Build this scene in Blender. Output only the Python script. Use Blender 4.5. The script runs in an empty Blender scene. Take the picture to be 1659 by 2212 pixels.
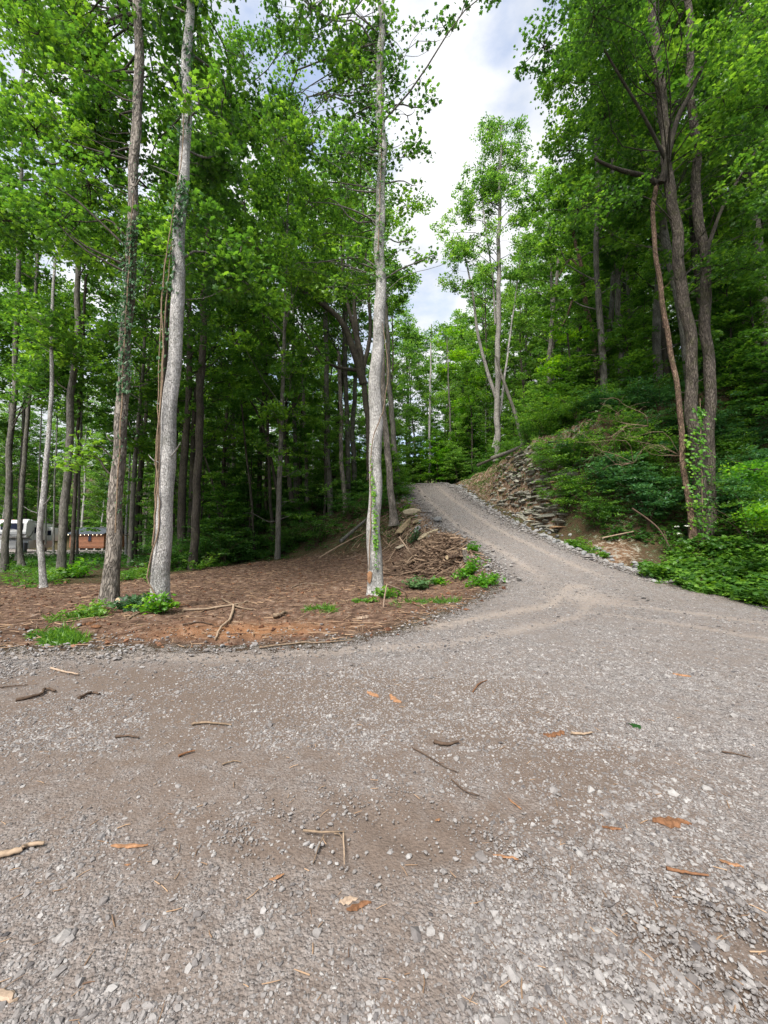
import bpy, math, random
import numpy as np
from mathutils import Vector
rng = np.random.default_rng(11)
random.seed(11)
R = math.radians
scene = bpy.context.scene
COL = scene.collection

# ------------------------------------------------------------------ camera, world, sun, exposure
PITCH, CAMH, FPX = 4.0, 1.6, 833.0
cam = bpy.data.objects.new("camera", bpy.data.cameras.new("camera"))
COL.objects.link(cam)
cam.location = (0, 0, CAMH)
cam.rotation_euler = (R(90 + PITCH), 0, 0)
cam.data.sensor_fit = 'VERTICAL'
cam.data.sensor_height = 36
cam.data.sensor_width = 27
cam.data.lens = 36 * FPX / 2212
cam.data.clip_start = 0.05
cam.data.clip_end = 600
scene.camera = cam

SUN_EL, SUN_AZ = 52.0, 205.0          # azimuth measured from +Y towards +X
w = bpy.data.worlds.new("World"); scene.world = w; w.use_nodes = True
nt = w.node_tree; nt.nodes.clear()
def wn(t): return nt.nodes.new(t)
out = wn("ShaderNodeOutputWorld"); bg = wn("ShaderNodeBackground")
sky = wn("ShaderNodeTexSky"); sky.sky_type = 'NISHITA'; sky.sun_disc = False
sky.sun_elevation = R(SUN_EL); sky.sun_rotation = R(SUN_AZ); sky.air_density = 1.0; sky.dust_density = .6
tc = wn("ShaderNodeTexCoord"); mp = wn("ShaderNodeMapping"); mp.inputs['Scale'].default_value = (1.0, 1.0, 2.0)
mp.inputs['Location'].default_value = (1.1, 1.7, 0.4)
nz = wn("ShaderNodeTexNoise"); nz.inputs['Scale'].default_value = 2.6; nz.inputs['Detail'].default_value = 7; nz.inputs['Roughness'].default_value = .55
rp = wn("ShaderNodeValToRGB"); rp.color_ramp.elements[0].position = .40; rp.color_ramp.elements[1].position = .54
rp.color_ramp.elements[0].color = (.30, .30, .30, 1); rp.color_ramp.elements[1].color = (1, 1, 1, 1)
nz2 = wn("ShaderNodeTexNoise"); nz2.inputs['Scale'].default_value = 4.0; nz2.inputs['Detail'].default_value = 6
rc = wn("ShaderNodeValToRGB"); rc.color_ramp.elements[0].color = (2.5, 2.62, 2.8, 1); rc.color_ramp.elements[1].color = (3.5, 3.52, 3.6, 1)
rc.color_ramp.elements[0].position = .36; rc.color_ramp.elements[1].position = .60
mx = wn("ShaderNodeMix"); mx.data_type = 'RGBA'
L = nt.links.new
L(tc.outputs['Generated'], mp.inputs['Vector']); L(mp.outputs[0], nz.inputs['Vector']); L(mp.outputs[0], nz2.inputs['Vector'])
L(nz.outputs['Fac'], rp.inputs[0]); L(nz2.outputs['Fac'], rc.inputs[0])
L(rp.outputs[0], mx.inputs['Factor']); L(sky.outputs[0], mx.inputs['A']); L(rc.outputs[0], mx.inputs['B'])
L(mx.outputs['Result'], bg.inputs['Color']); bg.inputs['Strength'].default_value = 0.10
L(bg.outputs[0], out.inputs['Surface'])

sun = bpy.data.objects.new("sun", bpy.data.lights.new("sun", 'SUN')); COL.objects.link(sun)
sun.data.energy = 2.3; sun.data.angle = R(26); sun.data.color = (1, .96, .88)
sd = Vector((math.sin(R(SUN_AZ)) * math.cos(R(SUN_EL)), math.cos(R(SUN_AZ)) * math.cos(R(SUN_EL)), math.sin(R(SUN_EL))))
sun.rotation_euler = sd.to_track_quat('Z', 'Y').to_euler()

scene.view_settings.view_transform = 'Standard'
scene.view_settings.look = 'None'
scene.view_settings.gamma = 1
scene.view_settings.exposure = 1.75
scene.render.engine = 'CYCLES'
cy = scene.cycles
cy.max_bounces = 7; cy.diffuse_bounces = 5; cy.glossy_bounces = 2; cy.transmission_bounces = 4; cy.transparent_max_bounces = 4
cy.use_denoising = True
try: cy.denoising_prefilter = 'NONE'; cy.denoising_input_passes = 'RGB_ALBEDO_NORMAL'
except Exception: pass
cy.caustics_reflective = False; cy.caustics_refractive = False
cy.use_adaptive_sampling = True; cy.adaptive_threshold = 0.02

# ------------------------------------------------------------------ helpers
SP, CP = math.sin(R(PITCH)), math.cos(R(PITCH))
def ray(px, py):
    v = (1106.0 - py) / FPX
    return np.array([(px - 829.5) / FPX, CP - v * SP, SP + v * CP])
def W(px, py, Y):                 # point of the world at distance Y in front of the viewer
    d = ray(px, py); t = Y / d[1]
    return np.array([d[0] * t, Y, CAMH + d[2] * t])
def G(px, py):                    # where a direction meets the ground
    d = ray(px, py); t0 = .5
    t = t0
    while t < 120:
        p = d * t
        if CAMH + p[2] < float(H(np.array([p[0]]), np.array([p[1]]))[0]):
            lo, hi = t - .1, t
            for _ in range(12):
                m = (lo + hi) / 2; p = d * m
                if CAMH + p[2] < float(H(np.array([p[0]]), np.array([p[1]]))[0]): hi = m
                else: lo = m
            t = hi; break
        t += .1
    p = d * t
    return np.array([p[0], p[1], float(H(np.array([p[0]]), np.array([p[1]]))[0])])
def Hz(x, y): return float(H(np.array([float(x)]), np.array([float(y)]))[0])
def sst(a, b, x):
    u = np.clip((x - a) / (b - a), 0, 1); return u * u * (3 - 2 * u)
def hash2(ix, iy, s):
    n = (ix.astype(np.int64) * 374761393 + iy.astype(np.int64) * 668265263 + s * 2147483647) & 0xffffffff
    n = ((n ^ (n >> 13)) * 1274126177) & 0xffffffff
    return ((n ^ (n >> 16)) & 0xffff) / 65535.0
def vnoise(x, y, s=0):
    ix = np.floor(x); iy = np.floor(y); fx = x - ix; fy = y - iy
    fx = fx * fx * (3 - 2 * fx); fy = fy * fy * (3 - 2 * fy)
    a = hash2(ix, iy, s); b = hash2(ix + 1, iy, s); c = hash2(ix, iy + 1, s); d = hash2(ix + 1, iy + 1, s)
    return (a * (1 - fx) + b * fx) * (1 - fy) + (c * (1 - fx) + d * fx) * fy - .5
def fbm(x, y, s=0, o=4):
    r = 0; a = 1; f = 1
    for i in range(o):
        r = r + a * vnoise(x * f + 17 * i, y * f - 9 * i, s + i); a *= .5; f *= 2.03
    return r

# ------------------------------------------------------------------ terrain height
YR = [0, 10.5, 12.7, 15, 19, 24, 27.5, 31, 35, 40, 48, 90]
ZR = [0, .03, .32, .96, 2.15, 4.0, 5.0, 5.95, 6.75, 7.1, 7.2, 7.2]
YE = [3, 7, 9.5, 11, 12.7, 15, 19, 24, 27.5, 35, 39, 44, 60]
XE = [14, 10.5, 9.2, 8.9, 8.65, 7.8, 6.65, 5.6, 5.45, 5.45, 5.0, 4, 4]
YLf = [5.7, 5.95, 6.8, 9.3, 11.6, 12.8, 15, 19, 24, 27.5, 35, 38, 44, 60]
XLf = [-14, -1, .2, 1.9, 3.3, 3.85, 3.8, 2.75, 1.8, 1.65, 1.75, 1.6, -1.5, -3]
def zroad(y): return sum(np.interp(y + k, YR, ZR) for k in (-1.2, -.6, 0, .6, 1.2)) / 5
def H0(x, y):
    zr = zroad(y)
    dR = x - np.interp(y, YE, XE); dL = np.interp(y, YLf, XLf) - x
    near = .07 * np.clip(dR - .8, 0, 3.7) + .78 * np.clip(dR - 4.6, 0, None)
    steep = np.interp(y, [16, 18, 21.5, 24, 27, 32, 38], [1.3, 3.2, 3.2, 2.2, 1.5, 1.0, .4])
    cut = steep * np.clip(dR - 1.3, 0, None)
    wv = sst(15.2, 18.2 + 5 * sst(3.2, 6, dR), y)
    rise = near * (1 - wv) + cut * wv
    Zp = np.maximum(7.0 + .25 * np.exp(-((y - 24) / 6) ** 2), zr + .35) + .24 * np.clip(x - 9, 0, 30) + .05 * np.clip(y - 40, 0, 20)
    zt = zr + rise
    h = np.clip(.5 + .5 * (Zp - zt) / .8, 0, 1)
    zright = Zp * (1 - h) + zt * h - .8 * h * (1 - h) * .5
    zright = np.where(dR < 1.2, zt, zright)
    zright = zright - .16 * np.exp(-((dR - .65) / .4) ** 2) * sst(7, 11, y)
    sl = np.interp(y, [11, 15, 18, 22, 28, 33, 45, 60], [.3, .8, .75, .5, .36, .28, .30, .30])
    zf = .05 * np.clip(y - 12, 0, 16) * sst(-14, -3, x)
    zl = zr - sl * np.clip(dL - .5, 0, None)
    kk = .06 + .64 * sst(13.5, 17, y); h = np.clip(.5 + .5 * (zl - zf) / kk, 0, 1)
    zleft = zf * (1 - h) + zl * h + kk * h * (1 - h)
    z = np.where(dR > 0, zright, np.where(dL > 0, zleft, zr))
    z = np.maximum(z, .3 * (y - 64))
    return z, dR, dL, zr
def H(x, y):
    z, dR, dL, zr = H0(x, y)
    og = np.clip(np.minimum(np.maximum(dR, dL), 1.0), 0, 1)
    og = np.where((y < 5.7), 0, og)
    cutm = sst(15.5, 18, y) * sst(1.2, 2.0, dR) * (1 - sst(3.4, 4.6, dR)) * (1 - sst(33, 38, y))
    z = z + fbm(x * .9, y * .9, 3) * (.012 + .10 * og) + fbm(x * .25, y * .25, 9, 3) * (.03 + .22 * og * sst(16, 30, y))
    z = z + fbm(x * 5, y * 5, 5, 3) * (.008 + .06 * og)
    z = z + cutm * fbm(x * 1.6, y * 1.6, 31) * .5
    return z

def swy_(x): return np.interp(x, [-15, -6, -2, 1, 4, 5.5], [7.2, 6.6, 6.5, 7.1, 9.2, 11.5])
def tracks(x, y):
    e0, e1 = np.interp(y, YLf, XLf), np.interp(y, YE, XE); lat = (x - (e0 + e1) / 2) / ((e1 - e0) / 2)
    t = .85 * (np.exp(-((np.abs(lat + .05) - .42) / .13) ** 2)) * sst(10.5, 14, y)
    d = y - swy_(x); on = (1 - sst(5.8, 6.6, x))
    t = np.maximum(t, on * np.maximum(.95 * np.exp(-((d - .15) / .42) ** 2), .8 * np.exp(-((d + 1.15) / .3) ** 2)))
    arc = np.hypot(x - 2.2, (y - 4.5) * .9)
    t = np.maximum(t, .8 * np.exp(-((arc - 5.6) / .26) ** 2) * sst(3.6, 4.4, x)); t = np.maximum(t, .75 * np.exp(-((arc - 4.2) / .24) ** 2) * sst(3.8, 4.6, x))
    t = np.maximum(t, .9 * np.exp(-(((x - 5.3) / 1.2) ** 2 + ((y - 10.3) / 1.4) ** 2)))
    return t
GRAVEL = [(-70, -6), (16, -6), (14, 3), (10.5, 7), (9.2, 9.5), (8.9, 11), (8.65, 12.7), (7.8, 15), (6.65, 19), (5.6, 24), (5.45, 27.5), (5.45, 35), (5, 39), (2, 44), (-4, 48), (-12, 50),
          (-12, 46.5), (-5, 44.5), (-.5, 41.5), (1.6, 38), (1.75, 35), (1.65, 27.5), (1.8, 24), (2.75, 19), (3.8, 15), (3.85, 12.8), (3.3, 11.6), (1.9, 9.3), (.2, 6.8), (-1, 5.95), (-4, 5.7), (-8, 5.75), (-14, 6.1), (-70, 9)]
YARD = [(-75, 38), (-44, 37), (-36, 34), (-28, 36), (-27, 46), (-30, 57), (-75, 62)]
DIRT = [(-70, 15), (-14, 13.4), (-9.8, 14), (-8.6, 17.5), (-8.8, 20.5), (-4.5, 22.6), (-1.2, 20.6), (1.0, 19), (2.4, 17.5), (3.7, 15), (3.8, 12.8), (3.3, 11.6), (1.9, 9.3), (.2, 6.8), (-1, 5.95), (-4, 5.7), (-8, 5.75), (-14, 6.1), (-70, 9)]
def sdist(x, y, poly):            # positive inside
    P = np.array(poly); best = np.full(x.shape, 1e9); inside = np.zeros(x.shape, bool)
    for i in range(len(P)):
        a, b = P[i], P[(i + 1) % len(P)]; ab = b - a
        t = np.clip(((x - a[0]) * ab[0] + (y - a[1]) * ab[1]) / (ab @ ab), 0, 1)
        best = np.minimum(best, np.hypot(x - a[0] - t * ab[0], y - a[1] - t * ab[1]))
        c = ((a[1] > y) != (b[1] > y)) & (x < (b[0] - a[0]) * (y - a[1]) / (b[1] - a[1] + 1e-12) + a[0])
        inside ^= c
    return np.where(inside, best, -best)

# ------------------------------------------------------------------ mesh helpers
def mesh_np(name, V, faces, attrs=None, smooth=False):
    V = np.asarray(V, np.float32)
    me = bpy.data.meshes.new(name)
    faces = [np.asarray(f, np.int32) for f in faces if len(f)]
    lv = np.concatenate([f.ravel() for f in faces])
    tot = np.concatenate([np.full(len(f), f.shape[1], np.int32) for f in faces])
    st = np.concatenate([[0], np.cumsum(tot)[:-1]]).astype(np.int32)
    me.vertices.add(len(V)); me.vertices.foreach_set('co', V.ravel())
    me.loops.add(len(lv)); me.loops.foreach_set('vertex_index', lv)
    me.polygons.add(len(tot)); me.polygons.foreach_set('loop_start', st)
    me.polygons.foreach_set('use_smooth', np.full(len(tot), bool(smooth)))
    for k, a in (attrs or {}).items():
        at = me.attributes.new(k, 'FLOAT', 'POINT'); at.data.foreach_set('value', np.asarray(a, np.float32))
    me.update(calc_edges=True)
    return me
class Acc:
    def __init__(s): s.V = []; s.F = {}; s.T = []; s.n = 0
    def add(s, V, F, tint=0.5):
        V = np.asarray(V, float); F = np.asarray(F)
        s.V.append(V); s.F.setdefault(F.shape[1], []).append(F + s.n); s.n += len(V)
        s.T.append(np.full(len(V), float(tint)) if np.isscalar(tint) else np.asarray(tint))
    def mesh(s, name, origin=(0, 0, 0), smooth=False):
        return mesh_np(name, np.concatenate(s.V) - np.asarray(origin), [np.concatenate(f) for f in s.F.values()], {'tint': np.concatenate(s.T)}, smooth)
def put(name, me, mat, parent=None, loc=None, **props):
    if isinstance(me, Acc): me = me.mesh(name, loc if loc is not None and parent is None else (0, 0, 0), False)
    o = bpy.data.objects.new(name, me); COL.objects.link(o)
    if mat is not None:
        me.materials.clear(); me.materials.append(mat)
    if parent is not None: o.parent = parent
    if loc is not None: o.location = tuple(float(c) for c in loc)
    for k, v in props.items(): o[k] = v
    return o
def thing(name, label, cat, loc, group=None):
    o = bpy.data.objects.new(name, None); COL.objects.link(o)
    o.location = tuple(float(c) for c in loc); o['label'] = label; o['category'] = cat
    if group: o['group'] = group
    o.empty_display_size = .1
    return o
def kids(o): return [c for c in COL.objects if c.parent == o]
def spline(P, n):
    P = np.asarray(P, float); m = len(P)
    if m == 2:
        u = np.linspace(0, 1, n)[:, None]; return P[0] * (1 - u) + P[1] * u
    Q = np.vstack([2 * P[0] - P[1], P, 2 * P[-1] - P[-2]])
    res = []
    for s_ in np.linspace(0, m - 1 - 1e-6, n):
        i = int(s_); t = s_ - i; a, b, c, d = Q[i], Q[i + 1], Q[i + 2], Q[i + 3]
        res.append(.5 * ((2 * b) + (c - a) * t + (2 * a - 5 * b + 4 * c - d) * t * t + (3 * b - a - 3 * c + d) * t ** 3))
    return np.array(res)
def tube(acc, path, rad, k=7, rough=0.0, tint=.5, flare=0.0, seed=0):
    P = np.asarray(path, float); n = len(P); rad = np.broadcast_to(np.asarray(rad, float), (n,))
    T = np.gradient(P, axis=0); T /= np.linalg.norm(T, axis=1)[:, None] + 1e-9
    ref = np.array([1., 0, 0]) if abs(T[0][0]) < .8 else np.array([0, 1., 0])
    N = ref - np.sum(ref * T, axis=1)[:, None] * T
    bad = np.linalg.norm(N, axis=1) < .2
    if bad.any(): N[bad] = np.array([0, 0, 1.]) - T[bad] * T[bad][:, 2:3]
    N /= np.linalg.norm(N, axis=1)[:, None] + 1e-9
    B = np.cross(T, N)
    th = np.arange(k) / k * 2 * math.pi
    rr = np.repeat(rad[:, None], k, 1)
    if rough > 0:
        s_ = np.cumsum(np.linalg.norm(np.gradient(P, axis=0), axis=1))
        c = fbm(np.cos(th)[None, :] * 2.2 + s_[:, None] * .8 + seed * 7, np.sin(th)[None, :] * 2.2 + s_[:, None] * .5, 40 + seed, 3)
        rr = rr * (1 + rough * c)
    if flare > 0:
        s_ = np.cumsum(np.linalg.norm(np.gradient(P, axis=0), axis=1)); s_ -= s_[0]
        f = np.exp(-s_ / .34)[:, None]
        rr = rr * (1 + flare * f * (.6 + .5 * np.cos(th * 4 + seed) + .3 * np.cos(th * 7 + 2 * seed))[None, :])
    V = P[:, None, :] + rr[:, :, None] * (np.cos(th)[None, :, None] * N[:, None, :] + np.sin(th)[None, :, None] * B[:, None, :])
    idx = np.arange(n * k).reshape(n, k); a = idx[:-1]; b = np.roll(idx, -1, 1)[:-1]; c = np.roll(idx, -1, 1)[1:]; d = idx[1:]
    acc.add(V.reshape(-1, 3), np.stack([a, b, c, d], -1).reshape(-1, 4), tint)
    # end caps
    for ring, cen in ((idx[0][::-1], P[0]), (idx[-1], P[-1])):
        Vc = np.vstack([V.reshape(-1, 3)[ring], cen[None]])
        acc.add(Vc, np.array([[i, (i + 1) % k, k] for i in range(k)]), tint)
def box(acc, c, s, tint=.5, rz=0):
    c = np.array(c, float); s = np.array(s, float) / 2
    V = np.array([[x, y, z] for x in (-1, 1) for y in (-1, 1) for z in (-1, 1)], float) * s
    if rz: V = V @ np.array([[math.cos(rz), math.sin(rz), 0], [-math.sin(rz), math.cos(rz), 0], [0, 0, 1]])
    acc.add(V + c, [[0, 1, 3, 2], [4, 6, 7, 5], [0, 4, 5, 1], [2, 3, 7, 6], [0, 2, 6, 4], [1, 5, 7, 3]], tint)

# leaf templates (tip along +y, facing +z)
def lobed():
    pol = [(90, 1), (68, .6), (42, .92), (16, .5), (-14, .72), (-55, .38), (-90, .3), (-125, .38), (-166, .72), (164, .5), (138, .92), (112, .6)]
    V = [(0, 0, .06)] + [(math.cos(R(a)) * r * .55, math.sin(R(a)) * r * .55, -.10 * abs(math.cos(R(a)) * r)) for a, r in pol]
    return np.array(V), np.array([[0, i + 1, (i + 1) % 12 + 1] for i in range(12)])
def oval():
    V = [(0, -.5, 0), (.24, -.12, .05), (.2, .2, .04), (0, .55, -.1), (-.2, .2, .04), (-.24, -.12, .05)]
    return np.array(V), np.array([[0, 1, 2, 3], [0, 3, 4, 5]])
def rhomb():
    V = [(0, -.5, 0), (.33, 0, .07), (0, .55, -.06), (-.33, 0, .07)]
    return np.array(V), np.array([[0, 1, 2, 3]])
def blade():
    V = [(-.035, 0, 0), (.035, 0, 0), (.02, .6, .08), (0, 1, -.05)]
    return np.array(V), np.array([[0, 1, 2, 3]])
LOBED, OVAL, RHOMB, BLADE = lobed(), oval(), rhomb(), blade()
def leaves(acc, C, size, tint, tmpl, tilt=.6, up=None, tipdir=None):
    n = len(C)
    if n == 0: return
    nn = rng.normal(size=(n, 3)) * tilt; nn[:, 2] += 1
    if up is not None: nn = nn + up
    nn /= np.linalg.norm(nn, axis=1)[:, None]
    t = rng.normal(size=(n, 3)) if tipdir is None else tipdir + rng.normal(size=(n, 3)) * .35
    t -= np.sum(t * nn, 1)[:, None] * nn; t /= np.linalg.norm(t, axis=1)[:, None] + 1e-9
    a = np.cross(t, nn)
    TV, TF = tmpl; k = len(TV)
    s = np.broadcast_to(np.asarray(size, float), (n,))[:, None, None]
    V = C[:, None, :] + s * (TV[None, :, 0:1] * a[:, None, :] + TV[None, :, 1:2] * t[:, None, :] + TV[None, :, 2:3] * nn[:, None, :])
    F = (TF[None] + (np.arange(n) * k)[:, None, None]).reshape(-1, TF.shape[1])
    acc.add(V.reshape(-1, 3), F, np.repeat(np.broadcast_to(np.asarray(tint, float), (n,)), k))
def clump(acc, c, r, n, size, tmpl, tint, flat=.5, tilt=.6):
    """a ragged spray of leaves round c"""
    u = rng.normal(size=(n, 3)); u /= np.linalg.norm(u, axis=1)[:, None]
    rr = r * rng.random(n) ** .45
    P = u * rr[:, None] * np.array([1, 1, flat]) + np.asarray(c)
    leaves(acc, P, size * rng.uniform(.5, 1.35, n), np.clip(tint + rng.normal(0, .16, n), 0, 1), tmpl, tilt)
def lobe(acc, c, rad, ncl, nl, size, tmpl, tint=.5, cr=.45, flat=.45, twigs=None, hub=None):
    rad = np.broadcast_to(np.asarray(rad, float), (3,)); cen = []
    for i in range(ncl):
        u = rng.normal(size=3); u /= np.linalg.norm(u)
        p = np.asarray(c) + u * rad * rng.random() ** .4
        clump(acc, p, cr * rng.uniform(.6, 1.3), int(nl * rng.uniform(.5, 1.4)), size, tmpl, np.clip(tint + rng.normal(0, .2), .03, .97), flat)
        cen.append(p)
    if twigs is not None:
        h = np.asarray(c if hub is None else hub)
        for p in cen[:max(3, ncl // 2)]:
            m = (h + p) / 2 + rng.normal(size=3) * .12 * np.linalg.norm(p - h)
            tube(twigs, spline([h, m, p], 4), [.016, .012, .008, .004], 4, tint=.3)
    return cen

# ------------------------------------------------------------------ materials
def mat(name):
    m = bpy.data.materials.new(name); m.use_nodes = True; n = m.node_tree; n.nodes.clear()
    return m, n, n.nodes.new, n.links.new
def ramp(new, stops):
    r_ = new("ShaderNodeValToRGB"); e = r_.color_ramp.elements
    while len(e) < len(stops): e.new(.5)
    for el, (p, c) in zip(e, stops): el.position = p; el.color = (*c, 1)
    return r_
def noise(new, link, vec, scale, det=4, rough=.55, dist=0):
    n_ = new("ShaderNodeTexNoise"); n_.inputs['Scale'].default_value = scale; n_.inputs['Detail'].default_value = det
    n_.inputs['Roughness'].default_value = rough; n_.inputs['Distortion'].default_value = dist
    if vec is not None: link(vec, n_.inputs['Vector'])
    return n_
def mixc(new, link, f, a, b, mode='MIX'):
    m_ = new("ShaderNodeMix"); m_.data_type = 'RGBA'; m_.blend_type = mode
    for s_, v in ((m_.inputs['Factor'], f), (m_.inputs['A'], a), (m_.inputs['B'], b)):
        if isinstance(v, (int, float)): s_.default_value = v
        elif isinstance(v, tuple): s_.default_value = (*v, 1)
        else: link(v, s_)
    return m_.outputs['Result']
def math_(new, link, op, a, b=None, clamp=False):
    m_ = new("ShaderNodeMath"); m_.operation = op; m_.use_clamp = clamp
    for s_, v in zip(m_.inputs, (a, b)):
        if v is None: continue
        if isinstance(v, (int, float)): s_.default_value = v
        else: link(v, s_)
    return m_.outputs[0]
def attr(new, name):
    a = new("ShaderNodeAttribute"); a.attribute_name = name; return a.outputs['Fac']
def leaf_mat(name, cols, trans=.42, gloss=.025, tmul=(2.4, 2.3, 1.1)):
    m, n, new, link = mat(name)
    o = new("ShaderNodeOutputMaterial"); t = attr(new, 'tint'); oi = new("ShaderNodeObjectInfo")
    f = math_(new, link, 'ADD', t, math_(new, link, 'MULTIPLY', math_(new, link, 'SUBTRACT', oi.outputs['Random'], .5), .22), True)
    r_ = ramp(new, [(0, cols[0]), (.5, cols[1]), (1, cols[2])]); link(f, r_.inputs[0])
    d = new("ShaderNodeBsdfDiffuse"); tr = new("ShaderNodeBsdfTranslucent"); gl = new("ShaderNodeBsdfGlossy"); gl.inputs['Roughness'].default_value = .38
    link(r_.outputs[0], d.inputs['Color'])
    link(mixc(new, link, 1.0, r_.outputs[0], tmul, 'MULTIPLY'), tr.inputs['Color'])
    a = new("ShaderNodeMixShader"); a.inputs[0].default_value = trans; link(d.outputs[0], a.inputs[1]); link(tr.outputs[0], a.inputs[2])
    b = new("ShaderNodeMixShader"); b.inputs[0].default_value = gloss; link(a.outputs[0], b.inputs[1]); link(gl.outputs[0], b.inputs[2])
    link(b.outputs[0], o.inputs['Surface']); return m
def bark_mat(name, dark, light, scale=1.0, bump=.6, moss=0.0, plates=False, zs=.16, bands=False):
    m, n, new, link = mat(name)
    o = new("ShaderNodeOutputMaterial"); p = new("ShaderNodeBsdfPrincipled"); p.inputs['Roughness'].default_value = .9; p.inputs['Specular IOR Level'].default_value = .15
    g = new("ShaderNodeTexCoord"); mp_ = new("ShaderNodeMapping"); mp_.inputs['Scale'].default_value = (scale * 1, scale * 1, scale * zs)
    link(g.outputs['Object'], mp_.inputs['Vector'])
    f = noise(new, link, mp_.outputs[0], 26, 5, .62, .6)
    v = new("ShaderNodeTexVoronoi"); v.feature = 'DISTANCE_TO_EDGE'; v.inputs['Scale'].default_value = 20 if not plates else 14
    wv = noise(new, link, mp_.outputs[0], 8, 2); link(mixc(new, link, .25, mp_.outputs[0], wv.outputs['Color']), v.inputs['Vector'])
    ve = ramp(new, [(0, (0, 0, 0)), (.12 if not plates else .2, (1, 1, 1))]); link(v.outputs['Distance'], ve.inputs[0])
    c = ramp(new, [(.25, dark), (.48, tuple((a + b) / 2 for a, b in zip(dark, light))), (.72, light)]); link(f.outputs['Fac'], c.inputs[0])
    c1 = mixc(new, link, mixc(new, link, .65, (1., 1., 1.), ve.outputs[0]), tuple(x * .45 for x in dark), c.outputs[0])
    big = noise(new, link, g.outputs['Object'], 1.7, 4, .6); br = ramp(new, [(.35, (.62, .62, .60)), (.62, (1.12, 1.1, 1.08))]); link(big.outputs['Fac'], br.inputs[0])
    c2 = mixc(new, link, 1.0, c1, br.outputs[0], 'MULTIPLY')
    if moss > 0:
        mn = noise(new, link, g.outputs['Object'], 3.2, 5, .7); mr = ramp(new, [(.5, (0, 0, 0)), (.64, (1, 1, 1))]); link(mn.outputs['Fac'], mr.inputs[0])
        c2 = mixc(new, link, math_(new, link, 'MULTIPLY', mr.outputs[0], moss), c2, (.10, .11, .04))
    link(c2, p.inputs['Base Color'])
    h = math_(new, link, 'ADD', math_(new, link, 'MULTIPLY', ve.outputs[0], .7), f.outputs['Fac'])
    b = new("ShaderNodeBump"); b.inputs['Strength'].default_value = bump; b.inputs['Distance'].default_value = .03
    link(h, b.inputs['Height']); link(b.outputs[0], p.inputs['Normal']); link(p.outputs[0], o.inputs['Surface']); return m
def simple(name, col, rough=.7, metal=0, var=.25, sc=12, bump=.3, emit=None, spec=.3, tintmix=None):
    m, n, new, link = mat(name)
    o = new("ShaderNodeOutputMaterial"); p = new("ShaderNodeBsdfPrincipled"); p.inputs['Roughness'].default_value = rough; p.inputs['Metallic'].default_value = metal
    p.inputs['Specular IOR Level'].default_value = spec
    g = new("ShaderNodeTexCoord"); f = noise(new, link, g.outputs['Object'], sc, 5, .6)
    r_ = ramp(new, [(.3, tuple(c * (1 - var) for c in col)), (.7, tuple(min(1, c * (1 + var)) for c in col))]); link(f.outputs['Fac'], r_.inputs[0])
    cc = r_.outputs[0]
    if tintmix: cc = mixc(new, link, attr(new, 'tint'), cc, tintmix)
    link(cc, p.inputs['Base Color'])
    b = new("ShaderNodeBump"); b.inputs['Strength'].default_value = bump; b.inputs['Distance'].default_value = .01
    link(f.outputs['Fac'], b.inputs['Height']); link(b.outputs[0], p.inputs['Normal'])
    if emit: p.inputs['Emission Color'].default_value = (*emit[0], 1); p.inputs['Emission Strength'].default_value = emit[1]
    link(p.outputs[0], o.inputs['Surface']); return m
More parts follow.
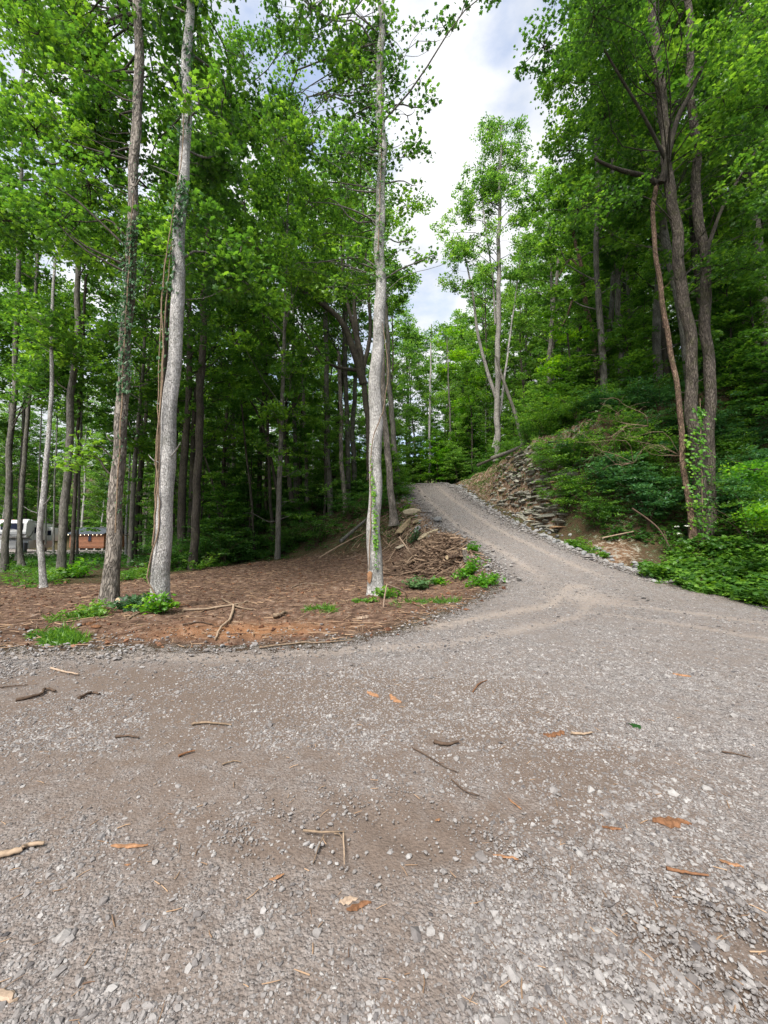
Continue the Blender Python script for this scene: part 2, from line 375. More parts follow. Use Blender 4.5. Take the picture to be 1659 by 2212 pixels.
def ground_mat():
    m, n, new, link = mat("ground")
    o = new("ShaderNodeOutputMaterial"); p = new("ShaderNodeBsdfPrincipled"); p.inputs['Roughness'].default_value = .95; p.inputs['Specular IOR Level'].default_value = .12
    g = new("ShaderNodeNewGeometry").outputs['Position']
    gr, di, ro, tr, mud = (attr(new, k) for k in ('gravel', 'dirt', 'rock', 'tan', 'mud'))
    # gravel
    def stones(scale):
        v = new("ShaderNodeTexVoronoi"); v.inputs['Scale'].default_value = scale; link(g, v.inputs['Vector'])
        sp = new("ShaderNodeSeparateColor"); link(v.outputs['Color'], sp.inputs[0])
        c = ramp(new, [(0, (.05, .046, .047)), (.35, (.160, .146, .141)), (.7, (.28, .258, .248)), (1, (.44, .42, .41))]); link(sp.outputs[0], c.inputs[0])
        return v, c
    v1, c1 = stones(58); v2, c2 = stones(115); v3, c3 = stones(26)
    nsel = noise(new, link, g, 11, 3)
    s1 = ramp(new, [(.45, (0, 0, 0)), (.52, (1, 1, 1))]); link(nsel.outputs['Fac'], s1.inputs[0])
    cg = mixc(new, link, s1.outputs[0], c2.outputs[0], c1.outputs[0])
    cg = mixc(new, link, .36, cg, c3.outputs[0])
    n1 = noise(new, link, g, .8, 6, .65); n2 = noise(new, link, g, 5.5, 6, .7); n3 = noise(new, link, g, 60, 4, .6)
    # fines between the stones, brown where it is muddy, tan where wheels pack it
    fines = mixc(new, link, n3.outputs['Fac'], (.128, .104, .092), (.305, .264, .240))
    mudc = mixc(new, link, n3.outputs['Fac'], (.064, .047, .037), (.18, .132, .102))
    tanc = mixc(new, link, n3.outputs['Fac'], (.20, .165, .138), (.38, .32, .275))
    fm = math_(new, link, 'ADD', math_(new, link, 'MULTIPLY', n2.outputs['Fac'], .9), math_(new, link, 'MULTIPLY', n1.outputs['Fac'], .5))
    cov = ramp(new, [(.52, (0, 0, 0)), (.78, (1, 1, 1))]); link(fm, cov.inputs[0])
    cg = mixc(new, link, math_(new, link, 'MULTIPLY', cov.outputs[0], .75), cg, fines)
    mm = math_(new, link, 'ADD', mud, math_(new, link, 'MULTIPLY', math_(new, link, 'SUBTRACT', n2.outputs['Fac'], .5), 1.5), True)
    cg = mixc(new, link, math_(new, link, 'MULTIPLY', mm, .85), cg, mudc)
    tt = math_(new, link, 'ADD', tr, math_(new, link, 'MULTIPLY', math_(new, link, 'SUBTRACT', n2.outputs['Fac'], .55), 1.2), True)
    cg = mixc(new, link, math_(new, link, 'MULTIPLY', math_(new, link, 'MULTIPLY', tt, tr), .72), cg, tanc)
    # red-brown dirt
    d1 = ramp(new, [(.34, (.050, .030, .022)), (.47, (.135, .082, .056)), (.62, (.285, .185, .13)), (.78, (.40, .29, .215))]); link(n2.outputs['Fac'], d1.inputs[0])
    d2 = mixc(new, link, math_(new, link, 'MULTIPLY', n3.outputs['Fac'], .7), d1.outputs[0], (.055, .034, .026))
    d2 = mixc(new, link, math_(new, link, 'SUBTRACT', di, 1.0, True), d2, (.36, .17, .075))
    # leaf litter and moss of the wood
    l1 = ramp(new, [(.35, (.028, .018, .011)), (.55, (.085, .055, .032)), (.75, (.17, .115, .07))]); link(n3.outputs['Fac'], l1.inputs[0])
    lr = ramp(new, [(.46, (0, 0, 0)), (.6, (1, 1, 1))]); link(n2.outputs['Fac'], lr.inputs[0])
    l2 = mixc(new, link, math_(new, link, 'MULTIPLY', lr.outputs[0], .75), l1.outputs[0], (.030, .060, .014))
    jit = math_(new, link, 'MULTIPLY', math_(new, link, 'SUBTRACT', math_(new, link, 'ADD', n2.outputs['Fac'], n3.outputs['Fac']), 1.0), 2.6)
    def mask(a):
        r_ = ramp(new, [(.45, (0, 0, 0)), (.55, (1, 1, 1))]); link(math_(new, link, 'ADD', a, jit), r_.inputs[0]); return r_.outputs[0]
    c = mixc(new, link, mask(di), l2, d2)
    rk = ramp(new, [(.35, (.075, .045, .030)), (.5, (.19, .115, .07)), (.60, (.27, .25, .21))]); link(n2.outputs['Fac'], rk.inputs[0])
    c = mixc(new, link, mask(ro), c, rk.outputs[0])
    mg = mask(gr); c = mixc(new, link, mg, c, cg)
    link(c, p.inputs['Base Color'])
    hg = math_(new, link, 'MULTIPLY', math_(new, link, 'SUBTRACT', 1, math_(new, link, 'ADD', v1.outputs['Distance'], math_(new, link, 'MULTIPLY', v2.outputs['Distance'], .5))), .55)
    hd = math_(new, link, 'ADD', math_(new, link, 'MULTIPLY', n2.outputs['Fac'], 2.4), n3.outputs['Fac'])
    hg = math_(new, link, 'ADD', math_(new, link, 'MULTIPLY', hg, math_(new, link, 'SUBTRACT', 1.0, math_(new, link, 'MULTIPLY', math_(new, link, 'MAXIMUM', mm, tr), .8))), math_(new, link, 'MULTIPLY', n3.outputs['Fac'], .35))
    hm = new("ShaderNodeMix"); link(mg, hm.inputs['Factor']); link(hd, hm.inputs['A']); link(hg, hm.inputs['B'])
    b = new("ShaderNodeBump"); b.inputs['Strength'].default_value = .9; b.inputs['Distance'].default_value = .03
    link(hm.outputs['Result'], b.inputs['Height']); link(b.outputs[0], p.inputs['Normal'])
    link(p.outputs[0], o.inputs['Surface']); return m
M = {}
M['ground'] = ground_mat()
M['leaf'] = leaf_mat('leaf_green', [(.026, .075, .016), (.062, .155, .024), (.15, .28, .032)])
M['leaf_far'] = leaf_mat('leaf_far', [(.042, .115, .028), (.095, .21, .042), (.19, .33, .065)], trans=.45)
M['leaf_bright'] = leaf_mat('leaf_bright', [(.04, .14, .014), (.09, .24, .016), (.21, .37, .02)], trans=.5)
M['leaf_blue'] = leaf_mat('leaf_bluegreen', [(.022, .080, .032), (.048, .135, .052), (.09, .21, .07)], trans=.38)
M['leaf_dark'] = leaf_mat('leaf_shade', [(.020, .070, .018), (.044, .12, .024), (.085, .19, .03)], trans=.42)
M['ivy'] = leaf_mat('ivy_leaf', [(.02, .06, .025), (.045, .11, .045), (.09, .17, .06)], trans=.25)
M['bark_pale'] = bark_mat('bark_pale', (.28, .268, .262), (.62, .605, .595), 1.3, .75, .12, zs=.42)
M['bark_shag'] = bark_mat('bark_shaggy', (.11, .094, .080), (.44, .39, .345), 1.0, 1.0, plates=True, zs=.26)
M['bark_grey'] = bark_mat('bark_grey', (.075, .07, .063), (.25, .235, .21), 1.1, .6, .25)
M['bark_dark'] = bark_mat('bark_dark', (.030, .026, .022), (.11, .095, .08), 1.1, .7, .2)
M['bark_red'] = bark_mat('bark_red', (.06, .040, .030), (.30, .20, .15), 1.2, 1.0, .3, plates=True, zs=.3)
M['bark_brown'] = bark_mat('bark_brown', (.06, .048, .040), (.27, .225, .19), 1.1, 1.0, .25, plates=True, zs=.24)
M['bark_mid'] = bark_mat('bark_mid', (.16, .15, .14), (.40, .38, .36), 1.2, .7, .1, zs=.35)
M['bark_dusk'] = bark_mat('bark_dusk', (.036, .030, .026), (.20, .17, .145), 1.1, 1.0, .25, plates=True, zs=.24)
M['brush'] = simple('brush_wood', (.10, .065, .046), .95, var=.4, sc=25, spec=.1, tintmix=(.34, .24, .165))
M['stick'] = simple('stick_wood', (.20, .145, .10), .9, var=.45, sc=25, spec=.1)
M['stick_dark'] = simple('stick_dark', (.085, .058, .042), .95, var=.4, sc=25, spec=.1)
M['stick_pale'] = simple('stick_pale', (.30, .22, .155), .85, var=.3, sc=30, spec=.1)
M['chip'] = simple('fresh_wood', (.27, .145, .078), .8, var=.35, sc=40, spec=.15)
M['chip_pale'] = simple('pale_wood', (.33, .245, .18), .8, var=.3, sc=40, spec=.15)
M['bark_chip'] = simple('bark_chip', (.17, .085, .045), .9, var=.5, sc=40, spec=.1)
M['black'] = simple('black_scrap', (.02, .02, .02), .6, var=.3)
def stone_mat(name, stops):
    m, n, new, link = mat(name)
    o = new("ShaderNodeOutputMaterial"); p = new("ShaderNodeBsdfPrincipled"); p.inputs['Roughness'].default_value = .85; p.inputs['Specular IOR Level'].default_value = .2
    g = new("ShaderNodeNewGeometry"); f = noise(new, link, g.outputs['Position'], 9, 5, .65)
    oi = new("ShaderNodeObjectInfo")
    t = math_(new, link, 'ADD', attr(new, 'tint'), math_(new, link, 'MULTIPLY', math_(new, link, 'SUBTRACT', oi.outputs['Random'], .5), .3), True)
    r_ = ramp(new, stops); link(t, r_.inputs[0])
    r2 = ramp(new, [(.3, (.62, .60, .58)), (.7, (1.2, 1.2, 1.18))]); link(f.outputs['Fac'], r2.inputs[0])
    link(mixc(new, link, 1., r_.outputs[0], r2.outputs[0], 'MULTIPLY'), p.inputs['Base Color'])
    b = new("ShaderNodeBump"); b.inputs['Strength'].default_value = .5; b.inputs['Distance'].default_value = .02
    link(f.outputs['Fac'], b.inputs['Height']); link(b.outputs[0], p.inputs['Normal'])
    link(p.outputs[0], o.inputs['Surface']); return m
M['pebble'] = stone_mat('pebble', [(0, (.085, .080, .084)), (.3, (.175, .160, .156)), (.7, (.262, .246, .242)), (.93, (.32, .306, .30)), (1, (.26, .18, .13))])
M['riprap'] = stone_mat('riprap', [(0, (.11, .114, .12)), (.5, (.24, .24, .245)), (1, (.36, .355, .35))])
M['slab'] = stone_mat('slab', [(0, (.15, .10, .055)), (.5, (.30, .24, .15)), (1, (.40, .35, .27))])
M['shale'] = stone_mat('shale', [(0, (.06, .056, .048)), (.45, (.175, .168, .142)), (.8, (.29, .28, .24)), (.97, (.36, .34, .28)), (1, (.30, .19, .11))])

# ------------------------------------------------------------------ ground sheets
def axis(a, b, step, lo, hi, grow=1.07):
    m = list(np.arange(a, b + 1e-6, step)); s = step; x = m[-1]; hi_ = []
    while x < hi: s *= grow; x += s; hi_.append(x)
    s = step; x = m[0]; lo_ = []
    while x > lo: s *= grow; x -= s; lo_.append(x)
    return np.array(lo_[::-1] + m + hi_)
gx = axis(-13, 16, .12, -170, 170); gy = axis(0.4, 34, .12, -14, 190)
gx = np.sort(np.concatenate([gx, np.arange(-5.94, 8, .12)])); gx = gx[np.concatenate([[True], np.diff(gx) > .03])]
gy = np.sort(np.concatenate([gy, np.arange(.46, 13, .12), np.arange(.43, 5.2, .06)])); gy = gy[np.concatenate([[True], np.diff(gy) > .02])]
X, Y = np.meshgrid(gx, gy); Zt = H(X, Y)
sg = np.maximum(sdist(X, Y, GRAVEL), sdist(X, Y, YARD)); sdt = sdist(X, Y, DIRT)
_, dR, dL, zr = H0(X, Y)
rock = sst(17.6, 19, Y) * sst(.9, 1.4, dR) * (1 - sst(3.0, 4.4, dR)) * (1 - sst(36, 42, Y))
rock = np.maximum(rock, np.exp(-(((X - 8.9) / 1.0) ** 2 + ((Y - 15.3) / .9) ** 2)) * 1.3)
rock = np.maximum(rock, 1.1 * np.exp(-((dL - .6) / .7) ** 2) * sst(13.5, 15, Y) * (1 - sst(22, 30, Y)))
hw = (np.interp(Y, YE, XE) - np.interp(Y, YLf, XLf)) / 2; cen = (np.interp(Y, YE, XE) + np.interp(Y, YLf, XLf)) / 2
lat = (X - cen) / hw
swy = swy_(X); trk = tracks(X, Y)
mudv = .15 + .6 * np.exp(-((Y - 3.0) / 1.3) ** 2) * (1 - sst(.5, 3.5, X)) + .55 * np.exp(-(((X + 1.4) / 1.6) ** 2 + ((Y - 4.0) / .7) ** 2)) + .6 * np.exp(-(((X - .05) / .7) ** 2 + ((Y - 2.15) / .28) ** 2))
mudv = mudv + .75 * np.exp(-(((X - 1.35) / .5) ** 2 + ((Y - 1.55) / .3) ** 2)) + .55 * np.exp(-(((X + 3) / 2.5) ** 2 + ((Y - 4.6) / .5) ** 2)) + .55 * np.exp(-(((X + .3) / 1.6) ** 2 + ((Y - 4.3) / .6) ** 2)) + .9 * np.clip(fbm(X * .7, Y * .9, 77) + .05, 0, 1)
mudv = mudv + .5 * np.exp(-((sg - .3) / .5) ** 2) * (X > 6) * (Y < 12)
dirtv = np.clip(sdt * .8, -1, .6) + .65 * np.exp(-(((X + 2.3) / 1.6) ** 2 + ((Y - 6.9) / .7) ** 2)) * (sdt > 0)
A = {'gravel': np.clip(sg * .9 + .42, -1, 2), 'dirt': dirtv + .4, 'rock': rock, 'tan': trk, 'mud': (mudv * (Y < 5.6) + .4 * mudv * (Y >= 5.6)) * np.where((Y > 12), 0, 1)}
# ribbed tyre marks pressed in the soft patches
Zt = Zt - .018 * trk + .007 * trk * np.sin((Y - swy) * 30) * (sg > 0)
mp1 = np.exp(-(((X - .0) / .75) ** 2 + ((Y - 2.2) / .30) ** 2)) + np.exp(-(((X - 1.35) / .5) ** 2 + ((Y - 1.6) / .3) ** 2)) + .8 * np.exp(-(((X + 5.6) / 2.6) ** 2 + ((Y - 5.0) / .45) ** 2)) + .8 * np.exp(-(((X - 5.6) / .9) ** 2 + ((Y - 9.6) / 1.6) ** 2))
Zt = Zt - .012 * mp1 + .017 * mp1 * np.sin(X * 38 - Y * 16) * (sg > 0)
ny, nx = X.shape
cidx = np.arange(ny * nx).reshape(ny, nx)
quads = np.stack([cidx[:-1, :-1], cidx[:-1, 1:], cidx[1:, 1:], cidx[1:, :-1]], -1).reshape(-1, 4)
fc = lambda Q: (Q[:-1, :-1] + Q[1:, 1:]).ravel() / 2
inG = fc(sdist(X, Y, GRAVEL)) > 0; inY = fc(sdist(X, Y, YARD)) > 0; inD = (fc(sdt) > 0) & ~inG
allV = np.stack([X.ravel(), Y.ravel(), Zt.ravel()], -1)
for nm, sel in (('gravel_road', inG), ('gravel_yard', inY & ~inG), ('dirt_clearing', inD & ~inY), ('forest_floor', ~(inG | inY | inD))):
    q = quads[sel]; u, inv = np.unique(q, return_inverse=True)
    me = mesh_np(nm, allV[u], [inv.reshape(-1, 4)], {k: a.ravel()[u] for k, a in A.items()}, True)
    put(nm, me, M['ground'], kind='structure')

# ------------------------------------------------------------------ loose gravel (nobody could count it)
def ico():
    p = (1 + 5 ** .5) / 2
    V = np.array([(-1, p, 0), (1, p, 0), (-1, -p, 0), (1, -p, 0), (0, -1, p), (0, 1, p), (0, -1, -p), (0, 1, -p), (p, 0, -1), (p, 0, 1), (-p, 0, -1), (-p, 0, 1)]) / 1.9
    F = np.array([(0, 11, 5), (0, 5, 1), (0, 1, 7), (0, 7, 10), (0, 10, 11), (1, 5, 9), (5, 11, 4), (11, 10, 2), (10, 7, 6), (7, 1, 8), (3, 9, 4), (3, 4, 2), (3, 2, 6), (3, 6, 8), (3, 8, 9), (4, 9, 5), (2, 4, 11), (6, 2, 10), (8, 6, 7), (9, 8, 1)])
    return V, F
OCT = (np.array([(1, 0, 0), (-1, 0, 0), (0, 1, 0), (0, -1, 0), (0, 0, 1), (0, 0, -1)], float), np.array([(0, 2, 4), (2, 1, 4), (1, 3, 4), (3, 0, 4), (2, 0, 5), (1, 2, 5), (3, 1, 5), (0, 3, 5)]))
def scatter_stones(acc, P, size, tmpl, tint, flat=.6, jit=.28):
    n = len(P); TV, TF = tmpl; k = len(TV)
    V = TV[None] * (1 + rng.uniform(-jit, jit, (n, k, 1))) + rng.normal(0, .08, (n, k, 3))
    V = V * np.stack([rng.uniform(.7, 1.25, n), rng.uniform(.6, 1.0, n), rng.uniform(flat * .7, flat * 1.2, n)], -1)[:, None, :]
    a = rng.uniform(0, 2 * math.pi, n); ti = rng.normal(0, .35, n); ca, sa, ct, s_t = np.cos(a), np.sin(a), np.cos(ti), np.sin(ti)
    x, y, z = V[..., 0], V[..., 1] * ct[:, None] - V[..., 2] * s_t[:, None], V[..., 1] * s_t[:, None] + V[..., 2] * ct[:, None]
    V = np.stack([x * ca[:, None] - y * sa[:, None], x * sa[:, None] + y * ca[:, None], z], -1) * np.asarray(size)[:, None, None] + P[:, None, :]
    acc.add(V.reshape(-1, 3), (TF[None] + (np.arange(n) * k)[:, None, None]).reshape(-1, 3), np.repeat(tint, k))
def gscatter(n, y0, y1, pw, size, tmpl, muda=1.0, sink=.25):
    u = rng.random(n); yy = (y0 ** (1 - pw) + u * (y1 ** (1 - pw) - y0 ** (1 - pw))) ** (1 / (1 - pw))
    xx = rng.uniform(-1.15, 1.15, n) * (yy + .3)
    sgv = sdist(xx, yy, GRAVEL)
    patch = fbm(xx * 1.1, yy * 1.1, 51) + .35 * fbm(xx * 5, yy * 5, 52)
    edge = np.clip(sgv + .25, 0, 1) * (1 - .8 * tracks(xx, yy))
    mud = .6 * np.exp(-(((xx - .05) / .8) ** 2 + ((yy - 2.15) / .3) ** 2)) + .5 * np.exp(-(((xx - 1.35) / .55) ** 2 + ((yy - 1.55) / .3) ** 2)) + .35 * np.exp(-(((xx + 1.4) / 1.6) ** 2 + ((yy - 4.0) / .6) ** 2))
    keep = (sgv > -.25) & (rng.random(n) < np.clip(.72 + 1.6 * patch, .15, 1) * edge * (1 - muda * mud))
    xx, yy = xx[keep], yy[keep]; m = len(xx)
    s = size * np.exp(rng.normal(0, .38, m)); s = np.minimum(s, size * 2.6)
    z = H(xx, yy)
    P = np.stack([xx, yy, z + s * (.32 - sink)], -1)
    t = np.clip(rng.normal(.6, .2, m), 0, .95); t = np.where(rng.random(m) < .06, 1.0, t)
    return P, s, t
ICO = ico()
acc = Acc()
for n, y0, y1, pw, size, tm in ((52000, 1.0, 4.6, 1.6, .0075, ICO), (120000, 1.0, 5.5, 1.6, .0045, OCT), (90000, 3.0, 13, 1.7, .0085, OCT), (1500, 1.0, 9, 1.4, .0145, ICO), (42000, 4.5, 18, 1.3, .0135, OCT)):
    P_, s_, t_ = gscatter(n, y0, y1, pw, size, tm); scatter_stones(acc, P_, s_, tm, t_)
# rougher stone band where the lot meets the bare soil, and spilled down the left verge of the drive
n = 3000; xx = rng.uniform(-8, 3.2, n); yb = np.interp(xx, [-14, -8, -4, -1, .2, 1.9, 3.3], [6.1, 5.75, 5.7, 5.95, 6.8, 9.3, 11.6]); yy = yb + rng.normal(.1, .6, n)
k = rng.random(n) < np.where(xx < -3.5, .75, .25); xx, yy = xx[k], yy[k]
s_ = .017 * np.exp(rng.normal(0, .4, len(xx))); scatter_stones(acc, np.stack([xx, yy, H(xx, yy) + s_ * .3], -1), s_, ICO, np.clip(rng.normal(.72, .15, len(xx)), 0, .95))
n = 26000; yy = rng.uniform(10, 36, n); e0 = np.interp(yy, YLf, XLf); e1 = np.interp(yy, YE, XE); u = rng.uniform(-.02, 1.02, n); u = np.where(rng.random(n) < .5, .5 + np.sign(u - .5) * abs(u - .5) ** .6 * .66, u)
xx = e0 + (e1 - e0) * u; k = rng.random(n) > .85 * tracks(xx, yy); xx, yy = xx[k], yy[k]; n = len(xx); s_ = .017 * np.exp(rng.normal(0, .4, n)); scatter_stones(acc, np.stack([xx, yy, H(xx, yy) + s_ * .0], -1), s_, OCT, np.clip(rng.normal(.66, .2, n), 0, .95), .35)
for side in (0, 1):
    n = 5200; yy = rng.uniform(12, 36, n)
    if side: xx = np.interp(yy, YE, XE) + rng.normal(.05, .28, n)
    else: xx = np.interp(yy, YLf, XLf) - rng.normal(.1, .4, n)
    s_ = .035 * np.exp(rng.normal(0, .45, n)); scatter_stones(acc, np.stack([xx, yy, H(xx, yy) + s_ * .3], -1), s_, OCT, np.clip(rng.normal(.6, .2, n), 0, .95))
put('gravel', acc, M['pebble'], kind='stuff', label='grey crushed stone gravel loose over the whole drive', category='gravel')

# ------------------------------------------------------------------ stones
def rockmesh(seed, flat=.6, n=2):
    r_ = np.random.default_rng(seed)
    V, F = ICO; V = V.copy()
    for _ in range(1):                       # one subdivision
        cache = {}; V = list(map(tuple, V)); NF = []
        def mid(a, b):
            k_ = (min(a, b), max(a, b))
            if k_ not in cache: cache[k_] = len(V); V.append(tuple((np.array(V[a]) + np.array(V[b])) / 2 * 1.08))
            return cache[k_]
        for a, b, c in F:
            ab, bc, ca = mid(a, b), mid(b, c), mid(c, a); NF += [(a, ab, ca), (b, bc, ab), (c, ca, bc), (ab, bc, ca)]
        V = np.array(V); F = np.array(NF)
    for _ in range(7):                       # chop facets off
        d = r_.normal(size=3); d /= np.linalg.norm(d); h = r_.uniform(.45, .8); s_ = V @ d
        V = np.where((s_ > h)[:, None], V - (s_ - h)[:, None] * d, V)
    V = V * np.array([r_.uniform(.8, 1.2), r_.uniform(.6, .95), flat]) + r_.normal(0, .025, V.shape)
    return V, F
protos = []
for i in range(8):
    V, F = rockmesh(100 + i, .55); protos.append(mesh_np('riprap_stone', V, [F], {'tint': np.full(len(V), .3 + .07 * i)}))
    protos[-1].materials.append(M['riprap'])
def stone(P, s, k, lab, grp, rot=None):
    o = bpy.data.objects.new('riprap_stone', protos[k]); COL.objects.link(o)
    o.location = tuple(float(c) for c in P); o.scale = (s, s, s)
    o.rotation_euler = rot or (random.uniform(-.5, .5), random.uniform(-.5, .5), random.uniform(0, 6.28))
    o['label'] = lab; o['category'] = 'stone'; o['group'] = grp
cnt = 0
while cnt < 270:
    y = 13.0 + 22 * random.random() ** 1.35; e = float(np.interp(y, YE, XE)); x = e + .62 + random.gauss(0, .30) * (1.15 if y < 22 else .8)
    if 13.9 < y < 14.7 and random.random() < .75: continue
    s = random.uniform(.07, .17) * (1.15 if y < 18 else .9)
    stone((x, y, Hz(x, y) + s * .25), s, random.randrange(8), ('large ' if s > .14 else 'small ' if s < .10 else 'middling ') + 'grey ditch stone ' + ('near the bare soil patch below the bank' if y < 16.5 else 'below the lower ledge of the outcrop' if y < 19.5 else 'below the middle of the outcrop' if y < 23 else 'below the brown soil left of the outcrop' if y < 28 else 'near the crest of the drive'), 'riprap stones in the ditch beside the drive'); cnt += 1
for i in range(24):
    y = 15.5 + 12 * random.random(); e = float(np.interp(y, YLf, XLf)); x = e - .35 - abs(random.gauss(0, .35)); s = random.uniform(.08, .16)
    stone((x, y, Hz(x, y) + s * .25), s, random.randrange(8), 'angular grey stone on the left shoulder of the rising drive', 'grey stones on the left shoulder of the drive')
for i, (px, py, lab, s) in enumerate([(1570, 1268, 'grey stone poking out of the leafy plants at the right road edge', .15), (1592, 1272, 'broad grey stone beside red leaf litter at the right road edge', .16), (1545, 1262, 'small pale stone at the front of the leafy plants by the road', .09), (1610, 1276, 'flat grey stone farthest along the right road edge', .13), (1415, 1258, 'flat white stone at the gravel edge below the ditch stones', .11), (480, 1398, 'single whitish stone where the soil meets the gravel lot', .05)]):
    p = G(px, py); stone((p[0], p[1], p[2] + s * .3), s, i, lab, 'lone stones at the road edge')
def slab(px, py, L_, Wd, T_, rz, tilt, lab, mt='slab', tint=.5, lift=.6):
    p = G(px, py); V, F = rockmesh(int(px * 7 + py), .6); V = V / np.abs(V).max(0) * np.array([L_, Wd, T_]) / 2
    me = mesh_np('rock_slab', V, [F], {'tint': np.full(len(V), tint)}); me.materials.append(M[mt])
    o = put('rock_slab', me, None, None, (p[0], p[1], p[2] + T_ * lift), label=lab, category='rock', group='sandstone slabs on the shoulder of the drive'); o.rotation_euler = (0, tilt, rz)
slab(888, 1116, 1.05, .5, .42, .2, -.1, 'rounded yellow boulder at the top of the slab row beside the drive', tint=.8)
slab(872, 1145, 1.9, .45, .28, .95, -.55, 'long brown slab slanting down behind the pale middle trunk', tint=.25)
slab(900, 1132, .9, .35, .2, .7, -.3, 'thin brown slab tucked under the yellow boulder', tint=.35)
slab(925, 1160, 1.35, .5, .26, .5, -.42, 'yellow tilted slab resting against the grey shoulder', tint=.7)
slab(938, 1172, 1.1, .45, .24, .45, -.35, 'brown lower slab just above the brush heap', tint=.3)
slab(902, 1150, .5, .35, .25, 1.1, -.7, 'small grey wedge between the yellow slabs', 'riprap', .6)
slab(868, 1185, .75, .4, .18, .3, -.35, 'pale flat slab left of the green sprout on the shoulder', tint=.95)
slab(945, 1128, .5, .4, .3, .3, -.1, 'squarish grey rock on the shoulder above the brush heap', 'riprap', .3)

# layered shale outcrop in the bank
acc = Acc()
for i in range(950):
    y = random.uniform(18.2, 26.5); e = float(np.interp(y, YE, XE)); u = random.random() ** .9
    d = 1.15 + 2.6 * u; x = e + d; z = Hz(x, y)
    zrd = float(zroad(np.array([y]))[0])
    if y > 21.5 and random.random() < (y - 21.5) / 4.6: continue
    if u > .55 and random.random() < .45: continue
    if z > zrd + 4.2 or z > 6.9: continue
    lx = random.uniform(.10, .30) * (1.7 if y < 20.5 and u < .6 else 1); V, F = rockmesh(random.randrange(9999), .6)
    V = V / np.abs(V).max(0) * np.array([random.uniform(.14, .34), lx * 1.25, random.uniform(.04, .12)])
    a = random.gauss(.15, .6); c_, s_ = math.cos(a), math.sin(a)
    V = V @ np.array([[c_, s_, 0], [-s_, c_, 0], [0, 0, 1]]); V[:, 2] += V[:, 1] * random.gauss(.02, .03 if y < 20.5 else .2) + V[:, 0] * random.gauss(0, .12)
    acc.add(V + np.array([x + .04, y, z + random.uniform(-.04, .03)]), F, np.clip(random.gauss(.55, .22), 0, 1) if random.random() > .05 else 1)
put('rock_outcrop', acc, M['shale'], kind='structure', label='layered grey shale outcrop in the cut bank above the ditch', category='rock outcrop')

# ------------------------------------------------------------------ trees, generic copies
def limb_path(a, b, bow=.12, n=7):
    a = np.asarray(a, float); b = np.asarray(b, float); d = np.linalg.norm(b - a)
    m1 = a + (b - a) * .35 + rng.normal(size=3) * d * bow * .6 + np.array([0, 0, .05 * d]); m2 = a + (b - a) * .7 + rng.normal(size=3) * d * bow * .6 + np.array([0, 0, .06 * d])
    return spline([a, m1, m2, b], n)
def tall(seed, Ht, cb, cr, r0, nl=36, size=.21, tmpl=RHOMB, ncl=10, lean=.5, nlobe=32, extra_low=0):
    global rng
    keep = rng; rng = np.random.default_rng(seed)
    tr = Acc(); cw = Acc(); hs = np.linspace(-.3, Ht * .96, 6)
    ctrl = np.stack([np.cumsum(rng.normal(0, .16, 6)) + lean * hs / Ht * rng.normal(), np.cumsum(rng.normal(0, .16, 6)), hs], -1); ctrl[0, :2] = ctrl[1, :2] * 0
    ctrl[1, :2] *= .3
    P = spline(ctrl, 30); rad = r0 * (1 - .82 * (P[:, 2] / Ht).clip(0, 1) ** 1.1)
    tube(tr, P, rad, 9, .2, flare=.5, seed=seed)
    for i in range(nlobe):
        f = (i + .5) / nlobe; z = cb + (Ht - cb) * f ** .85
        prof = cr * (math.sin(math.pi * min(1, .18 + f * .84)) ** .7) * rng.uniform(.45, 1.05)
        a = i * 2.4 + rng.normal(0, .4); base = P[np.argmin(abs(P[:, 2] - max(cb * .8, z - prof * .6)))]
        ax = P[np.argmin(abs(P[:, 2] - z))]
        c = np.array([ax[0] + math.cos(a) * prof, ax[1] + math.sin(a) * prof, z])
        lp = limb_path(base, c); tube(tr, lp, np.linspace(max(.02, r0 * .22), .012, len(lp)), 5, tint=.4)
        rr = rng.uniform(.7, 1.25) * cr * .36
        lobe(cw, c, (rr, rr, rr * .62), ncl, nl, size, tmpl, rng.uniform(.3, .72), cr=.5, flat=.38, twigs=tr)
    for i in range(extra_low):               # short sprays low on the trunk
        z = rng.uniform(2.2, cb); ax = P[np.argmin(abs(P[:, 2] - z))]; a = rng.uniform(0, 6.28); d = rng.uniform(.8, 2.0)
        c = ax + np.array([math.cos(a) * d, math.sin(a) * d, .3]); tube(tr, limb_path(ax, c, n=5), np.linspace(.025, .008, 5), 4)
        lobe(cw, c, (.7, .7, .2), 3, nl, size * .8, tmpl, .55, cr=.4, flat=.3)
    res = (tr.mesh('trunk', smooth=True), cw.mesh('crown')); rng = keep; return res
